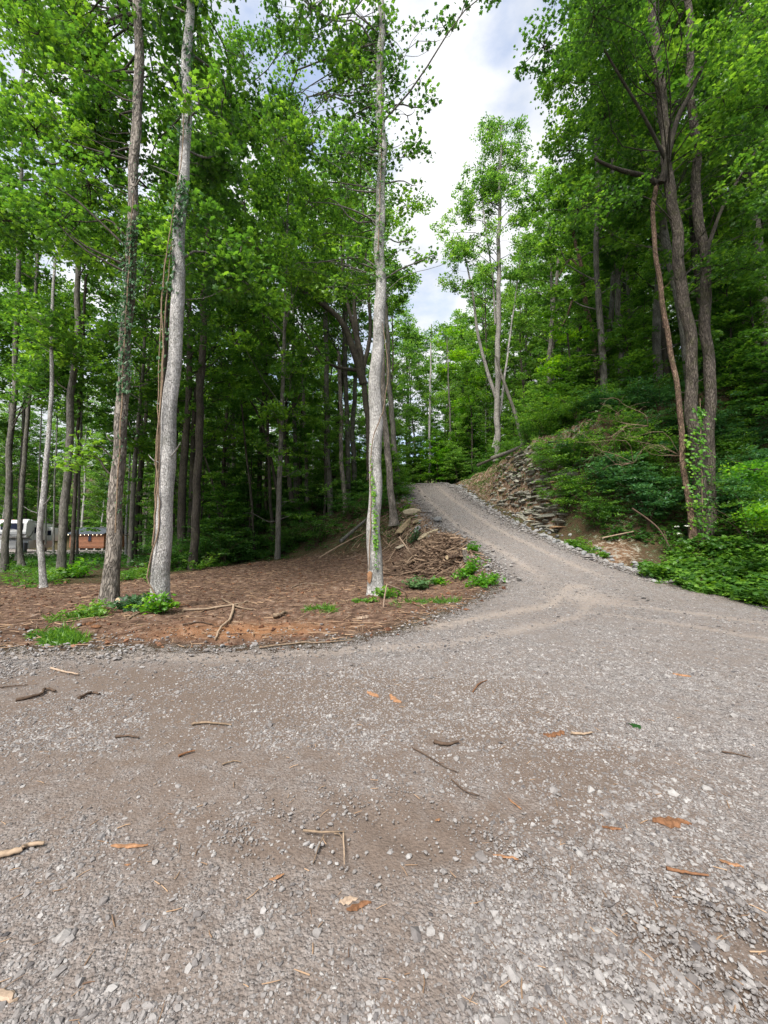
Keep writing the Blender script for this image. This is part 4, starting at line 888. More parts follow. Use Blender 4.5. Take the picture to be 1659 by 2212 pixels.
# trees on the bank and beyond it
def banktree(label, ctrl, bark, Y, sd_, lob=(), lm='leaf_far', limbs=(), sz=.17, ncl=15, nl=26, name='woodland_tree'):
    return tree(name, label, ctrl, bark, lob, lm, Y=Y, k=12, size=sz, tmpl=RHOMB, seed=sd_, group='trees on the bank right of the drive', ncl=ncl, nl=nl, limbs=limbs)
banktree('tallest pale poplar against the open sky above the drive', [(1074, 990, 15), (1074, 900, 14), (1075, 780, 13), (1077, 660, 12), (1077, 560, 10), (1079, 450, 8), (1081, 330, 5), (1084, 270, 3)], 'bark_mid', 30, 90,
         LB(1040, 1125, 265, 420, 12, -1, 1.5, .8, 1.2, 1, .2, .5, seed=90) + LB(985, 1075, 330, 470, 7, -1, 1, .6, 1.0, .8, .2, .5, seed=91) + LB(965, 1120, 420, 640, 15, -1, 1, .7, 1.1, .8, .4, .7, seed=92) + LB(1050, 1150, 280, 600, 14, -1, 2, .7, 1.1, 1, .3, .6, seed=192) + LB(955, 1060, 420, 640, 12, -1, 2, .6, 1.0, 1, .3, .7, seed=193) + LB(1000, 1130, 260, 420, 8, 0, 2, .7, 1.0, 1, .2, .5, seed=194) + LB(940, 1010, 470, 660, 7, -1, 3, .5, .8, 1, .4, .8, seed=195), ncl=15, nl=26,
         limbs=[([(1072, 860), (1052, 800), (1032, 720), (1022, 640), (1010, 580), (995, 520)], .16, .04, 0), ([(1070, 700), (1064, 600), (1050, 500), (1040, 420)], .08, .03, 0)], sz=.16)
banktree('bare whitish pole leaning right beside the tall poplar', [(1066, 960, 6), (1082, 880, 6), (1092, 800, 5), (1108, 680, 4), (1124, 560, 3)], 'bark_pale', 31, 93)
banktree('broken grey trunk leaning left across the tall poplar', [(1130, 958, 9), (1116, 910, 8), (1098, 850, 8), (1080, 800, 6), (1070, 770, 4)], 'bark_grey', 29, 94)
banktree('dark crooked trunk with a barkless pale streak on the bank top', [(1306, 926, 18), (1302, 880, 15), (1293, 820, 15), (1284, 760, 14), (1272, 690, 13), (1264, 640, 12), (1256, 590, 10), (1244, 530, 8), (1236, 480, 6)], 'bark_red', 24, 95,
         LB(1180, 1320, 380, 620, 12, -1, 2, .7, 1.2, 1, .1, .5, seed=95) + LB(1170, 1290, 640, 760, 4, -1, 1, .5, .8, 1, 0., .3, seed=96), 'leaf', limbs=[([(1262, 630), (1240, 640), (1222, 690), (1200, 720)], .10, .03, 0), ([(1256, 590), (1232, 560), (1205, 600)], .08, .03, 0)])
banktree('straight grey trunk right of the crooked one on the bank top', [(1349, 912, 17), (1343, 850, 15), (1340, 760, 14), (1336, 660, 14), (1331, 560, 12), (1326, 440, 10), (1322, 300, 8)], 'bark_grey', 24.5, 97, LB(1240, 1430, 260, 560, 16, -1, 3, .9, 1.4, 1, .2, .6, seed=97), 'leaf')
banktree('pair of grey trunks grown close together behind the bank', [(1190, 940, 13), (1188, 860, 12), (1187, 760, 11), (1196, 660, 9), (1206, 560, 7)], 'bark_grey', 30, 98, LB(1110, 1260, 470, 700, 12, -1, 2, .9, 1.3, 1, .4, .7, seed=98))
banktree('yellow green young tree in front of the paired trunks', [(1238, 955, 6), (1234, 880, 5), (1232, 800, 5), (1226, 720, 4)], 'bark_dark', 23, 99, LB(1160, 1270, 670, 860, 10, -1, 1, .5, .8, 1, .6, .95, seed=99), 'leaf_bright')
banktree('thin pale trunk beyond the crest of the drive', [(929, 1022, 6), (928, 920, 5), (930, 800, 4), (932, 700, 3)], 'bark_pale', 42, 100, LB(905, 965, 700, 860, 7, -1, 2, .9, 1.3, 1, .5, .9, seed=100))
banktree('bright green sapling mass left of the tall poplar', [(975, 1000, 5), (972, 900, 4), (968, 800, 3), (966, 730, 2)], 'bark_grey', 40, 101, LB(935, 1040, 700, 880, 12, -1, 2, .9, 1.4, 1, .6, 1., seed=101), 'leaf_bright')
banktree('thin trunk standing right of the three stemmed tree', [(1618, 980, 9), (1612, 860, 8), (1606, 700, 7), (1600, 540, 6)], 'bark_dark', 24, 102, LB(1540, 1700, 380, 640, 12, -1, 3, 1., 1.5, 1, .2, .5, seed=102), 'leaf')
banktree('bright leafed young tree leaning in at the right road edge', [(1720, 1210, 8), (1700, 1150, 7), (1690, 1080, 6), (1680, 1010, 5)], 'bark_dark', 11, 103, LB(1615, 1700, 1000, 1060, 5, -1, 0, .3, .5, 1, .1, .4, seed=103) + LB(1618, 1690, 1085, 1140, 6, -1.2, -.6, .22, .35, 1.6, .6, .95, seed=104), 'leaf_bright', sz=.10, name='young_tree', ncl=30)

scatter_trees()

# bright young trees beyond the crest and along the top of the cut
n = 0; tries = 0
while n < 46 and tries < 4000:
    tries += 1
    y = random.uniform(35, 56); px = random.uniform(868, 1140); x = (px - 829.5) / FPX * y
    if not offroad(x, y, .9) or not free(x, y, .8): continue
    k = random.choice((0, 1, 3)); s = random.uniform(.8, 1.15); z = Hz(x, y)
    if sky_slot(px, y, z + (7.5, 5.5, 9, 4.2)[k] * s): continue
    lf = random.choice(('leaf_bright', 'leaf_far')); place(('S', k), 'young_tree', 'young tree', SAP[k], (x, y, z), random.uniform(0, 6.28), s, ('bark_dark', lf), ('yellow green ' if lf == 'leaf_bright' else '') + desc('young', k, x, y, ''), 'young trees of the wood'); taken.append((x, y)); n += 1
# far wood that reads as one mass
acc = Acc()
for i in range(520):
    y = random.uniform(82, 112); x = random.uniform(-1.25, 1.25) * y; z = float(.3 * (y - 64)); c0 = np.array([x, y, z + random.uniform(1, 15)])
    if abs(pxof(x, y) - 985) < 170 and c0[2] > 22: c0[2] = 14
    lobe(acc, c0, (2.6, 2.2, 2.0), 9, 26, .42, RHOMB, random.uniform(.3, .7), cr=1.1, flat=.6)
for i in range(420):
    y = random.uniform(65, 84); x = random.uniform(-1.2, -.15 if i % 2 else 1.2) * y; z = max(float(.3 * (y - 64)), Hz(x, y)); c0 = np.array([x, y, z + random.uniform(.3, 7)])
    if abs(pxof(x, y) - 985) < 130: continue
    lobe(acc, c0, (2.4, 2.0, 1.8), 8, 26, .34, RHOMB, random.uniform(.3, .7), cr=.95, flat=.55)
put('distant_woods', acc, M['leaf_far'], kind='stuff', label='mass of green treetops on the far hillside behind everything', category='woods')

# ------------------------------------------------------------------ undergrowth, grass
def cover(acc, n, sampler, size, tmpl, h=(.05, .3), nl=5, tint=(.3, .8)):
    xy = sampler(n); z = H(xy[:, 0], xy[:, 1])
    hh = h[0] + (h[1] - h[0]) * np.clip(rng.random(len(xy)) * (.75 + 1.6 * fbm(xy[:, 0] * 1.1, xy[:, 1] * 1.1, 66)), 0, 1.3); P = np.stack([xy[:, 0], xy[:, 1], z + hh], -1)
    P = np.repeat(P, nl, 0) + rng.normal(0, 1, (len(P) * nl, 3)) * np.array([.09, .09, .03]); t = np.repeat(rng.uniform(tint[0], tint[1], len(xy)), nl)
    leaves(acc, P, size * rng.uniform(.6, 1.3, len(P)), t, tmpl, .35)
def poly_px(pts, n):           # a patch of ground given by its outline seen on the ground
    g_ = np.array([G(px, py)[:2] for px, py in pts]); lo, hi = g_.min(0), g_.max(0); out_ = []
    tot = 0
    while tot < n:
        q = rng.uniform(lo, hi, (n * 3, 2)); s_ = sdist(q[:, 0], q[:, 1], g_); k_ = (s_ > 0) & (rng.random(len(q)) < np.clip(.45 + 2.6 * fbm(q[:, 0] * 1.3, q[:, 1] * 1.3, 88), .03, 1) * np.clip(.35 + s_ * 1.6, 0, 1)); out_.append(q[k_]); tot += k_.sum()
    return np.concatenate(out_)[:n]
acc = Acc()
rightv = [(1380, 1245), (1440, 1262), (1500, 1278), (1560, 1288), (1640, 1312), (1690, 1330), (1690, 1215), (1600, 1195), (1500, 1195), (1420, 1198), (1395, 1215)]

cover(acc, 420, lambda n: poly_px([(1225, 1178), (1250, 1190), (1310, 1208), (1300, 1190), (1260, 1172)], n), .11, OVAL, (.05, .25), 5, (.4, .9))
cover(acc, 2300, lambda n: poly_px(rightv, n), .19, LOBED, (.05, .65), 4, (.1, .9))
cover(acc, 1300, lambda n: poly_px(rightv, n), .09, OVAL, (.02, .35), 6, (.4, 1.))
put('undergrowth', acc, M['leaf'], kind='stuff', label='broad leafy weeds crowding the right edge of the drive', category='undergrowth')
acc = Acc()
leftv = [(0, 1262), (60, 1272), (140, 1268), (178, 1246), (165, 1226), (60, 1215), (0, 1218)]
cover(acc, 900, lambda n: poly_px(leftv, n), .12, OVAL, (.04, .3), 5, (.2, .7))
cover(acc, 250, lambda n: poly_px([(95, 1262), (130, 1256), (178, 1252), (170, 1228), (110, 1240)], n), .17, LOBED, (.1, .4), 4, (.5, .9))
cover(acc, 400, lambda n: poly_px([(250, 1256), (330, 1252), (330, 1236), (250, 1238)], n), .1, OVAL, (.03, .2), 5, (.3, .8))
cover(acc, 1500, lambda n: poly_px([(370, 1236), (450, 1226), (560, 1205), (640, 1196), (640, 1186), (480, 1190), (380, 1200)], n), .12, OVAL, (.03, .3), 5, (.2, .7))
put('undergrowth', acc, M['leaf'], kind='stuff', label='green weeds carpeting the ground behind the bare clearing', category='undergrowth')
acc = Acc()
def slopesamp(n):
    q = np.stack([rng.uniform(5, 30, n * 4), rng.uniform(5, 44, n * 4)], -1); d = q[:, 0] - np.interp(q[:, 1], YE, XE)
    k_ = (d > np.interp(q[:, 1], [5, 10, 12, 15.3, 16.0, 18.3, 19.3, 26, 32, 40], [2.2, 2.6, 4.5, 4.0, 1.8, 1.6, 3.6, 3.5, 2.6, 1.6])) ; return q[k_][:n]
def steepsamp(n):
    q = slopesamp(n * 4); g1 = H(q[:, 0] + .2, q[:, 1]) - H(q[:, 0] - .2, q[:, 1]); g2 = H(q[:, 0], q[:, 1] + .2) - H(q[:, 0], q[:, 1] - .2)
    return q[(np.hypot(g1, g2) / .4 > .6) & (q[:, 1] < 30)]
cover(acc, 9000, steepsamp, .16, OVAL, (.05, .5), 6, (.15, .75))
cover(acc, 1700, lambda n: (lambda q: q[(q[:, 0] - np.interp(q[:, 1], YE, XE) > 1.3) & (q[:, 0] - np.interp(q[:, 1], YE, XE) < 4)][:n])(np.stack([rng.uniform(6, 11, n * 5), rng.uniform(18, 34, n * 5)], -1)), .10, OVAL, (.02, .2), 5, (.3, .9))
cover(acc, 26000, slopesamp, .15, OVAL, (.05, .5), 6, (.15, .75))
def leftslope(n):
    q = np.stack([rng.uniform(-40, 2, n * 6), rng.uniform(20, 62, n * 6)], -1)
    k_ = (sdist(q[:, 0], q[:, 1], DIRT) < -.5) & (sdist(q[:, 0], q[:, 1], GRAVEL) < -.8) & (sdist(q[:, 0], q[:, 1], YARD) < -.5); return q[k_][:n]
cover(acc, 16000, leftslope, .15, OVAL, (.05, .5), 5, (.1, .6))
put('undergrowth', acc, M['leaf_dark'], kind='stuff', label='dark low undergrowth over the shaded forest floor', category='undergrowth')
acc = Acc()
for pts, n in (([(85, 1392), (180, 1392), (190, 1380), (120, 1374)], 420), ([(60, 1380), (150, 1372), (150, 1362), (90, 1362)], 120), ([(240, 1332), (100, 1345), (120, 1325), (220, 1320)], 90), ([(650, 1325), (720, 1322), (720, 1312), (660, 1312)], 120), ([(840, 1315), (990, 1300), (1000, 1290), (850, 1300)], 160), ([(1480, 1275), (1530, 1285), (1530, 1276), (1480, 1268)], 60), ([(1415, 1262), (1450, 1268), (1450, 1250), (1420, 1250)], 60)):
    q = poly_px(pts, n); P = np.stack([q[:, 0], q[:, 1], H(q[:, 0], q[:, 1])], -1); P = np.repeat(P, 4, 0) + rng.normal(0, .02, (len(P) * 4, 3)) * np.array([1, 1, 0])
    td = rng.normal(size=(len(P), 3)) * .8; td[:, 2] = abs(td[:, 2]) * .5 + .25
    leaves(acc, P, rng.uniform(.08, .2, len(P)), rng.uniform(.3, .9, len(P)), BLADE, .8, None, td)
put('grass', acc, M['leaf'], kind='stuff', label='scattered tufts of cut green grass on the soil', category='grass')

def plant(name, label, cat, px, py, r_, h, n, size, lm, tmpl=OVAL, tint=.6, group=None, fl=False, nlv=16):
    p = G(px, py); root = thing(name, label, cat, p, group); st, fo = Acc(), Acc()
    for i in range(n):
        a = rng.uniform(0, 6.28); d = r_ * rng.random() ** .5; tip = np.array([math.cos(a) * d, math.sin(a) * d, h * rng.uniform(.35, 1)])
        tip[2] += Hz(p[0] + tip[0], p[1] + tip[1]) - p[2]
        tube(st, spline([(tip[0] * .3, tip[1] * .3, -.05), (tip[0] * .6, tip[1] * .6, tip[2] * .7), tip], 5), np.linspace(.009, .003, 5), 4)
        for f in (.35, .55, .75, 1):
            clump(fo, tip * f, .06 + size * .7, max(3, int(nlv * .3)), size, tmpl, np.clip(rng.normal(tint, .15), 0, 1), .5, .5)
    put('stem', st.mesh('stem'), M['stick_dark'], root); put('foliage', fo.mesh('foliage'), M[lm], root); return root
plant('broadleaf_weed', 'broad leaves sprouting between the shaggy and the pale trunk', 'weed', 290, 1318, .5, .32, 16, .15, 'ivy', LOBED)
plant('broadleaf_weed', 'fresh leafy sprouts around the foot of the big pale trunk', 'weed', 335, 1325, .42, .42, 16, .13, 'leaf_bright', LOBED, .5)
plant('broadleaf_weed', 'loose green weed clump left of the shaggy trunk foot', 'weed', 190, 1330, .5, .26, 15, .12, 'leaf', LOBED, .75)
plant('broadleaf_weed', 'small weed right of the big pale trunk foot', 'weed', 372, 1312, .22, .15, 6, .10, 'leaf', LOBED, .6)
plant('leafy_shrub', 'upright leafy shrub at the foot of the dark trunk behind', 'shrub', 432, 1232, .8, .8, 16, .16, 'leaf', OVAL, .6)
plant('leafy_shrub', 'bushy green plant left of the pale curved trunk foot', 'shrub', 170, 1248, .7, .8, 16, .17, 'leaf_bright', OVAL, .3)
plant('leafy_shrub', 'green shrub just behind the big pale trunk', 'shrub', 318, 1256, .5, .7, 12, .15, 'leaf', OVAL, .8)
plant('leafy_heap', 'round bright green bush at the top of the greenery by the drive', 'bush', 1022, 1196, .40, .40, 22, .11, 'leaf_bright', LOBED, .2)
plant('leafy_heap', 'cut green boughs heaped between brush and drive', 'bush', 1015, 1240, .62, .5, 34, .13, 'leaf_bright', LOBED, .3)
plant('leafy_heap', 'low green boughs spreading onto the gravel edge', 'bush', 1045, 1262, .62, .28, 28, .13, 'leaf_bright', LOBED, .35)
plant('leafy_heap', 'pale green boughs lying in front of the brush heap', 'bush', 905, 1272, .55, .32, 24, .13, 'ivy', LOBED, 1.)
plant('leafy_heap', 'yellow green sprig right of the pale boughs', 'bush', 945, 1262, .32, .28, 12, .12, 'leaf_bright', LOBED, .5)
plant('broadleaf_weed', 'green sprouts hugging the foot of the middle trunk', 'weed', 835, 1290, .4, .26, 14, .12, 'leaf', LOBED, .7)
plant('broadleaf_weed', 'flat leaf sprigs left of the middle trunk foot', 'weed', 790, 1300, .35, .12, 10, .10, 'leaf', LOBED, .5)
plant('leafy_shrub', 'green sprout growing among the yellow slabs', 'shrub', 895, 1172, .35, .75, 14, .12, 'ivy', LOBED, .6)
plant('leafy_shrub', 'dull green tuft on the gravel shoulder above the brush', 'shrub', 968, 1178, .28, .3, 12, .10, 'ivy', LOBED, .2)
plant('leafy_shrub', 'small shrub beside the trunk nearest the drive', 'shrub', 876, 1108, .5, .7, 12, .13, 'leaf_bright', OVAL, .4)
for px, py, sz, lb in ((1190, 1010, 1.1, 'feathery shrub spilling over the left end of the bank shrubs'), (1250, 1000, 1.3, 'arching green shrub hanging over the rock outcrop'), (1230, 1090, 1.1, 'dark shrub hanging beside the lower outcrop ledge'), (1330, 1060, 1.4, 'blue green shrub left of the three stemmed tree'), (1400, 1110, 1.3, 'wide blue green shrub in front of the three stemmed tree'), (1290, 1120, 1.1, 'dark leafy shrub above the bare soil patch'), (1590, 1110, 1.3, 'blue green shrub right of the three stemmed tree'), (1180, 975, .9, 'light shrub on the very top of the outcrop'), (1450, 1060, 1.2, 'shrub whose sprays cross the reddish stem'), (1620, 1160, 1.1, 'dark shrub at the right behind the leafy weeds'), (1370, 1000, 1.3, 'shrub under the pale dead branches'), (1245, 1060, 1.1, 'spreading shrub right against the outcrop face')):
    c = G(px, py + 22); k_ = random.choice((0, 2)); hh = sz * random.uniform(.75, .95)
    place(('B', k_), 'bank_shrub', 'shrub', SHR[k_], c, random.uniform(0, 6.28), hh, ('stick_dark', 'leaf_blue' if 'blue' in lb else ('leaf_far' if 'light' in lb or 'feathery' in lb else 'leaf')), lb, 'shrubs spilling down the right bank')
for i in range(34):
    px = random.uniform(1215, 1640); py = random.uniform(930, 1130)
    if 1475 < px < 1570 and py > 1100: continue
    c = G(px, py); k_ = random.randrange(4)
    if c[1] > 30: continue
    place(('B', k_), 'shrub', 'shrub', SHR[k_], c, random.uniform(0, 6.28), random.uniform(.6, .9), ('stick_dark', random.choice(['leaf', 'leaf_dark', 'leaf_blue'])), desc('shrub', k_, c[0], c[1], ''), 'shrubs of the wood')
# flowering shrub
rt = plant('flowering_shrub', 'small shrub with three white flower heads left of the rugged foot', 'shrub', 1452, 1198, .5, .95, 12, .12, 'leaf_dark', OVAL, .7)
M['white_flower'] = simple('white_flower', (.75, .76, .68), .8, var=.1)
for px, py in ((1462, 1137), (1484, 1136), (1467, 1153)):
    a_ = Acc(); c = W(px, py, rt.location[1] - .3); clump(a_, c - np.array(rt.location[:]), .09, 60, .035, RHOMB, .5, .35, .5); put('flower_head', a_.mesh('flower_head'), M['white_flower'], rt)

# ------------------------------------------------------------------ vines
def vine(label, stems, leafspec, lm, Ys, name='climbing_vine', r0=.018):
    p0 = W(stems[0][0][0], stems[0][0][1], Ys[0]); root = thing(name, label, 'vine', p0); st, lv = Acc(), Acc()
    for s_, Yv in zip(stems, Ys): 
        q = spline([W(px, py, Yv) for px, py in s_], 6 * len(s_)); q = q + rng.normal(0, .008, q.shape); b = Acc(); tube(b, q, np.linspace(r0, r0 * .6, len(q)), 5); put('stem', b.mesh('stem', p0, True), M['stick'], root)
    for (px0, py0, px1, py1, spread, n, size, Yv, tn) in leafspec:
        u = rng.random(n); C = np.stack([W(px0 + (px1 - px0) * k_, py0 + (py1 - py0) * k_, Yv) for k_ in u]); C = C + rng.normal(0, 1, C.shape) * np.array([spread, .06, .05])
        leaves(lv, C, size * rng.uniform(.6, 1.3, n), np.clip(rng.normal(tn, .15, n), 0, 1), OVAL if 'ivy' in lm else LOBED, .35, np.array([0, -1.1, -.3])[None], np.array([0, -.2, -1.])[None])
    if lv.n: put('leaves', lv.mesh('leaves', p0), M[lm], root)
YA, YB, YC = tA[3], tB[3], tC[3]
vine('ivy with dull green leaves climbing the shaggy bark tree', [[(250, 1150), (262, 900), (272, 700), (284, 480), (288, 420)]], [(262, 850, 284, 480, .10, 620, .10, YA - .2, .5), (270, 700, 286, 460, .2, 160, .11, YA - .15, .6), (245, 1120, 262, 860, .14, 50, .08, YA - .2, .5), (292, 420, 300, 60, .16, 90, .09, YA - .1, .4)], 'ivy', [YA - .22])
vine('long bare vines hanging beside the big pale trunk', [[(338, 1290), (320, 1240), (344, 1120), (338, 980), (352, 800), (350, 620), (372, 480), (390, 350), (402, 200)], [(330, 1180), (342, 1020), (347, 850), (358, 660), (370, 520)], [(350, 1240), (336, 1100), (341, 940), (344, 760), (356, 560)]],
     [(362, 640, 398, 380, .10, 170, .13, YB - .18, .4), (396, 300, 408, 90, .16, 210, .12, YB - .15, .3), (385, 480, 390, 400, .2, 90, .12, YB - .3, .4), (345, 800, 362, 640, .06, 40, .11, YB - .1, .5), (408, 90, 418, -10, .14, 60, .12, YB - .1, .3)], 'ivy', [YB - .25, YB - .2, YB + .1], 'hanging_vine')
vine('thin vine with bright small leaves running down the middle trunk', [[(797, 1230), (800, 1100), (803, 960), (826, 890), (838, 800), (826, 700)]], [(812, 1190, 806, 1030, .035, 150, .09, YC - .28, .6), (803, 1060, 801, 960, .02, 30, .08, YC - .25, .6), (815, 1240, 810, 1170, .03, 30, .06, YC - .28, .3)], 'leaf_bright', [YC - .27])
vine('bright heart leaved vine climbing between the three right stems', [[(1520, 1180), (1515, 1000), (1512, 860)]], [(1515, 1170, 1512, 880, .20, 240, .17, Yd - .55, .4), (1495, 1150, 1490, 930, .1, 50, .16, Yd - .6, .7)], 'leaf_bright', [Yd - .5])
vine('leafy vine smothering the upper middle trunk', [[(816, 560), (824, 300), (822, 60)]], [(820, 600, 824, 60, .32, 520, .14, YC - .25, .35)], 'leaf', [YC - .2])

# ------------------------------------------------------------------ sticks, chips, logs
def stick(label, pts, w_, mt='stick', name='stick', cat='stick', group='sticks and bark on the ground', lift=.4, fork=None):
    g_ = [G(px, py) for px, py in pts]; r_ = w_ / 2
    q = spline([p + np.array([0, 0, r_ * .8 + lift * .02]) for p in g_], max(6, 4 * len(g_)))
    q = q + rng.normal(0, r_ * .15, q.shape); q[:, 2] = np.maximum(q[:, 2], H(q[:, 0], q[:, 1]) + r_ * .5)
    b = Acc(); tube(b, q, r_ * np.linspace(1, .55, len(q)), 7, .16, seed=int(w_ * 1000))
    if fork:
        g2 = [G(px, py) + np.array([0, 0, r_]) for px, py in fork]; tube(b, spline(g2, 8), r_ * np.linspace(.7, .4, 8), 6, .3)
    return put(name, b.mesh(name, g_[0], True), M[mt], None, g_[0], label=label, category=cat, group=group)
def chip(label, px, py, L_, Wd, T_, rz, mt='chip', name='wood_chip', cat='wood chip', cx=0):
    T_ = T_ * .5; Wd = Wd * .8; p = G(px, py); nseg = 9; th = np.linspace(-1, 1, nseg); r_ = np.random.default_rng(int(px + 3 * py)); V = []
    for i, u in enumerate(th):
        wv = Wd / 2 * (1 - abs(u) ** 1.6 * .9) * r_.uniform(.45, 1.25); off = r_.normal(0, Wd * .12); z = T_ * r_.uniform(.6, 1.2)
        V += [(u * L_ / 2, off - wv, 0), (u * L_ / 2 + r_.normal(0, L_ * .02), off - wv * .6, z), (u * L_ / 2, off + wv * .5, z * .8), (u * L_ / 2, off + wv, .0)]
    F = [[i * 4 + j, i * 4 + (j + 1) % 4, i * 4 + 4 + (j + 1) % 4, i * 4 + 4 + j] for i in range(nseg - 1) for j in range(4)] + [[3, 2, 1, 0], [(nseg - 1) * 4 + j for j in range(4)]]
    b = Acc(); b.add(np.array(V), np.array(F)); o = put(name, b.mesh(name), M[mt], None, p + np.array([0, 0, .004]), label=label, category=cat, group='sticks and bark on the ground'); o.rotation_euler = (0, cx, rz); return o
S = stick
S('thick pale brown stick entering from the left edge', [(-8, 1856), (40, 1846), (60, 1834), (96, 1829)], .030, 'stick_pale')
S('forked twig with a pale crosspiece lying on tracked soil', [(655, 1799), (700, 1803), (744, 1801)], .012, 'stick', fork=[(722, 1803), (735, 1806), (742, 1820)])
S('thin straight twig pointing at the viewer beside the forked twig', [(742, 1806), (743, 1840), (744, 1872)], .010, 'stick_pale')
S('thin dark twig slanting left below the forked twig', [(700, 1808), (688, 1835), (676, 1870)], .007, 'stick')
S('long thin brown twig curving on the soft gravel left of centre', [(415, 1568), (445, 1565), (500, 1570)], .022, 'stick')
S('dark bent stick near the left edge of the lot', [(35, 1515), (85, 1505), (98, 1492), (120, 1497)], .035, 'stick_dark')
S('dark stick right of the bent one on the left gravel', [(170, 1512), (195, 1500), (215, 1503)], .03, 'stick_dark')
S('orange brown stick lying across the wheel ruts at the left', [(110, 1446), (135, 1453), (170, 1460)], .028, 'chip_pale')
S('flat brown stick beside the larger bark chip right of centre', [(1235, 1588), (1258, 1590), (1280, 1587)], .022, 'stick_pale')
S('weathered stick in the middle of the dark gravel', [(938, 1607), (962, 1613), (990, 1608)], .030, 'stick_dark')
S('long thin dark twig curling over the gravel right of centre', [(975, 1687), (1005, 1712), (1035, 1722)], .010, 'stick_dark')
S('thin dark twig near the right edge of the lot', [(1560, 1627), (1590, 1632), (1622, 1640)], .012, 'stick_dark')
S('reddish split stick low on the right side', [(1440, 1882), (1485, 1892), (1530, 1898)], .016, 'bark_chip')
S('curved reddish twig in the upper middle gravel', [(1022, 1497), (1035, 1480), (1052, 1472)], .018, 'bark_chip')
S('thin twig crossing the dark gravel at centre right', [(890, 1618), (930, 1640), (960, 1660), (990, 1672)], .009, 'stick_dark')
S('small dark splinter by the gravel edge at far left', [(0, 1488), (30, 1484), (60, 1482)], .014, 'stick_dark')
S('brown splinter left of the curved twig', [(480, 1655), (505, 1648), (520, 1650)], .012, 'stick')
S('short dark stick near the left dark soil band', [(250, 1596), (275, 1593), (300, 1598)], .02, 'stick_dark')
S('short split stick in the dark soil band left of centre', [(385, 1637), (405, 1630), (420, 1626)], .018, 'bark_chip')
# soil clearing
S('long crooked branch running down the bare soil', [(505, 1310), (497, 1340), (478, 1358), (465, 1385)], .06, 'stick_pale', 'fallen_branch', 'branch')
S('long pale branch lying sideways on the clearing', [(395, 1322), (450, 1318), (510, 1308), (535, 1302)], .06, 'stick_pale', 'fallen_branch', 'branch')
S('short dark branch crossing the pale ones', [(480, 1296), (510, 1312), (545, 1320)], .05, 'stick', 'fallen_branch', 'branch')
S('thick root piece on the middle of the clearing', [(590, 1336), (605, 1332), (618, 1328)], .10, 'stick', 'root_piece', 'root')
S('thin stick near the wood edge of the clearing', [(630, 1270), (660, 1262), (700, 1265)], .04, 'stick_pale', 'fallen_branch', 'branch')
S('grey stick leaning in the weeds between the left trunks', [(275, 1340), (305, 1325), (330, 1312)], .05, 'stick', 'fallen_branch', 'branch')
S('thin stick along the front edge of the clearing', [(560, 1402), (640, 1392), (700, 1390), (760, 1385)], .03, 'stick', 'fallen_branch', 'branch')
S('dark stick at the gravel edge right of centre', [(800, 1362), (830, 1358), (862, 1352)], .03, 'stick_dark', 'fallen_branch', 'branch')
S('brown stick on the left part of the clearing front', [(395, 1352), (430, 1346), (462, 1352)], .04, 'stick_dark', 'fallen_branch', 'branch')
S('forked stick between root piece and middle trunk', [(700, 1312), (730, 1302), (770, 1296)], .03, 'stick', 'fallen_branch', 'branch')
S('upright split pale stake in front of the middle trunk', [(827, 1312), (829, 1290)], .05, 'chip_pale', 'fallen_branch', 'branch')
for o in list(COL.objects):
    if o.get('label', '').startswith('upright split pale'):
        bpy.data.objects.remove(o)
p = G(828, 1312); b = Acc(); tube(b, spline([p, p + np.array([.03, -.02, .25]), W(836, 1262, p[1] - .05)], 8), np.linspace(.022, .018, 8), 6, .3); tube(b, spline([W(836, 1262, p[1] - .05), p + np.array([.5, .5, .3]), G(880, 1292)], 8), np.linspace(.016, .012, 8), 6, .3)
put('split_stake', b.mesh('split_stake', p, True), M['chip_pale'], None, p, label='upright split pale stake bent over in front of the middle trunk', category='stick')
chip('pale orange chip lying in front of the middle trunk', 783, 1336, .26, .14, .10, .5, 'chip_pale')
chip('bright orange splinter with thick end on the left foreground gravel', 279, 1829, .19, .035, .02, .05, 'chip')
chip('brown bark flake with pale underside at bottom centre', 775, 1958, .11, .045, .02, .35, 'bark_chip')
chip('pale ragged wood sliver beside the dark bark flake', 752, 1948, .085, .05, .008, .2, 'chip_pale')
chip('small orange splinter left of the bark flake', 598, 1897, .07, .022, .012, .4, 'chip')
chip('orange chip, left one of the pair in mid gravel', 805, 1502, .18, .07, .04, 2.4, 'chip')
chip('bright orange chip, right one of the pair in mid gravel', 853, 1512, .20, .09, .04, 2.2, 'chip')
chip('dark brown bark piece on the gravel right of centre', 1196, 1589, .18, .09, .05, .2, 'bark_chip')
chip('curled brown and orange bark piece at the right', 1450, 1779, .20, .09, .05, -.1, 'bark_chip')
chip('thin orange sliver at the far lower right', 1580, 1868, .09, .035, .015, -.5, 'chip')
chip('orange sliver in the lower middle right', 1093, 1853, .12, .025, .015, -.2, 'chip')
chip('small orange chip near the right turn of the lot', 1473, 1460, .17, .07, .03, -.6, 'chip')
chip('tiny orange chip in the lower middle', 946, 1773, .035, .022, .012, .3, 'chip')
chip('brown bark strip right of the lower middle', 1322, 1791, .10, .028, .018, -.1, 'bark_chip')
chip('pale wood piece cut by the bottom left corner', 8, 2152, .13, .045, .02, -.3, 'chip_pale')
chip('tiny orange chip at left above the thick stick', 275, 1870, .03, .015, .01, 0, 'chip')
chip('reddish chip strip at centre of the right gravel', 1112, 1738, .11, .018, .012, -1.1, 'chip')
chip('red brown chunk of root bark on the left soil', 190, 1350, .24, .12, .10, .7, 'bark_chip')
chip('rounder red brown chunk beside the root bark', 208, 1355, .20, .12, .10, .1, 'bark_chip')
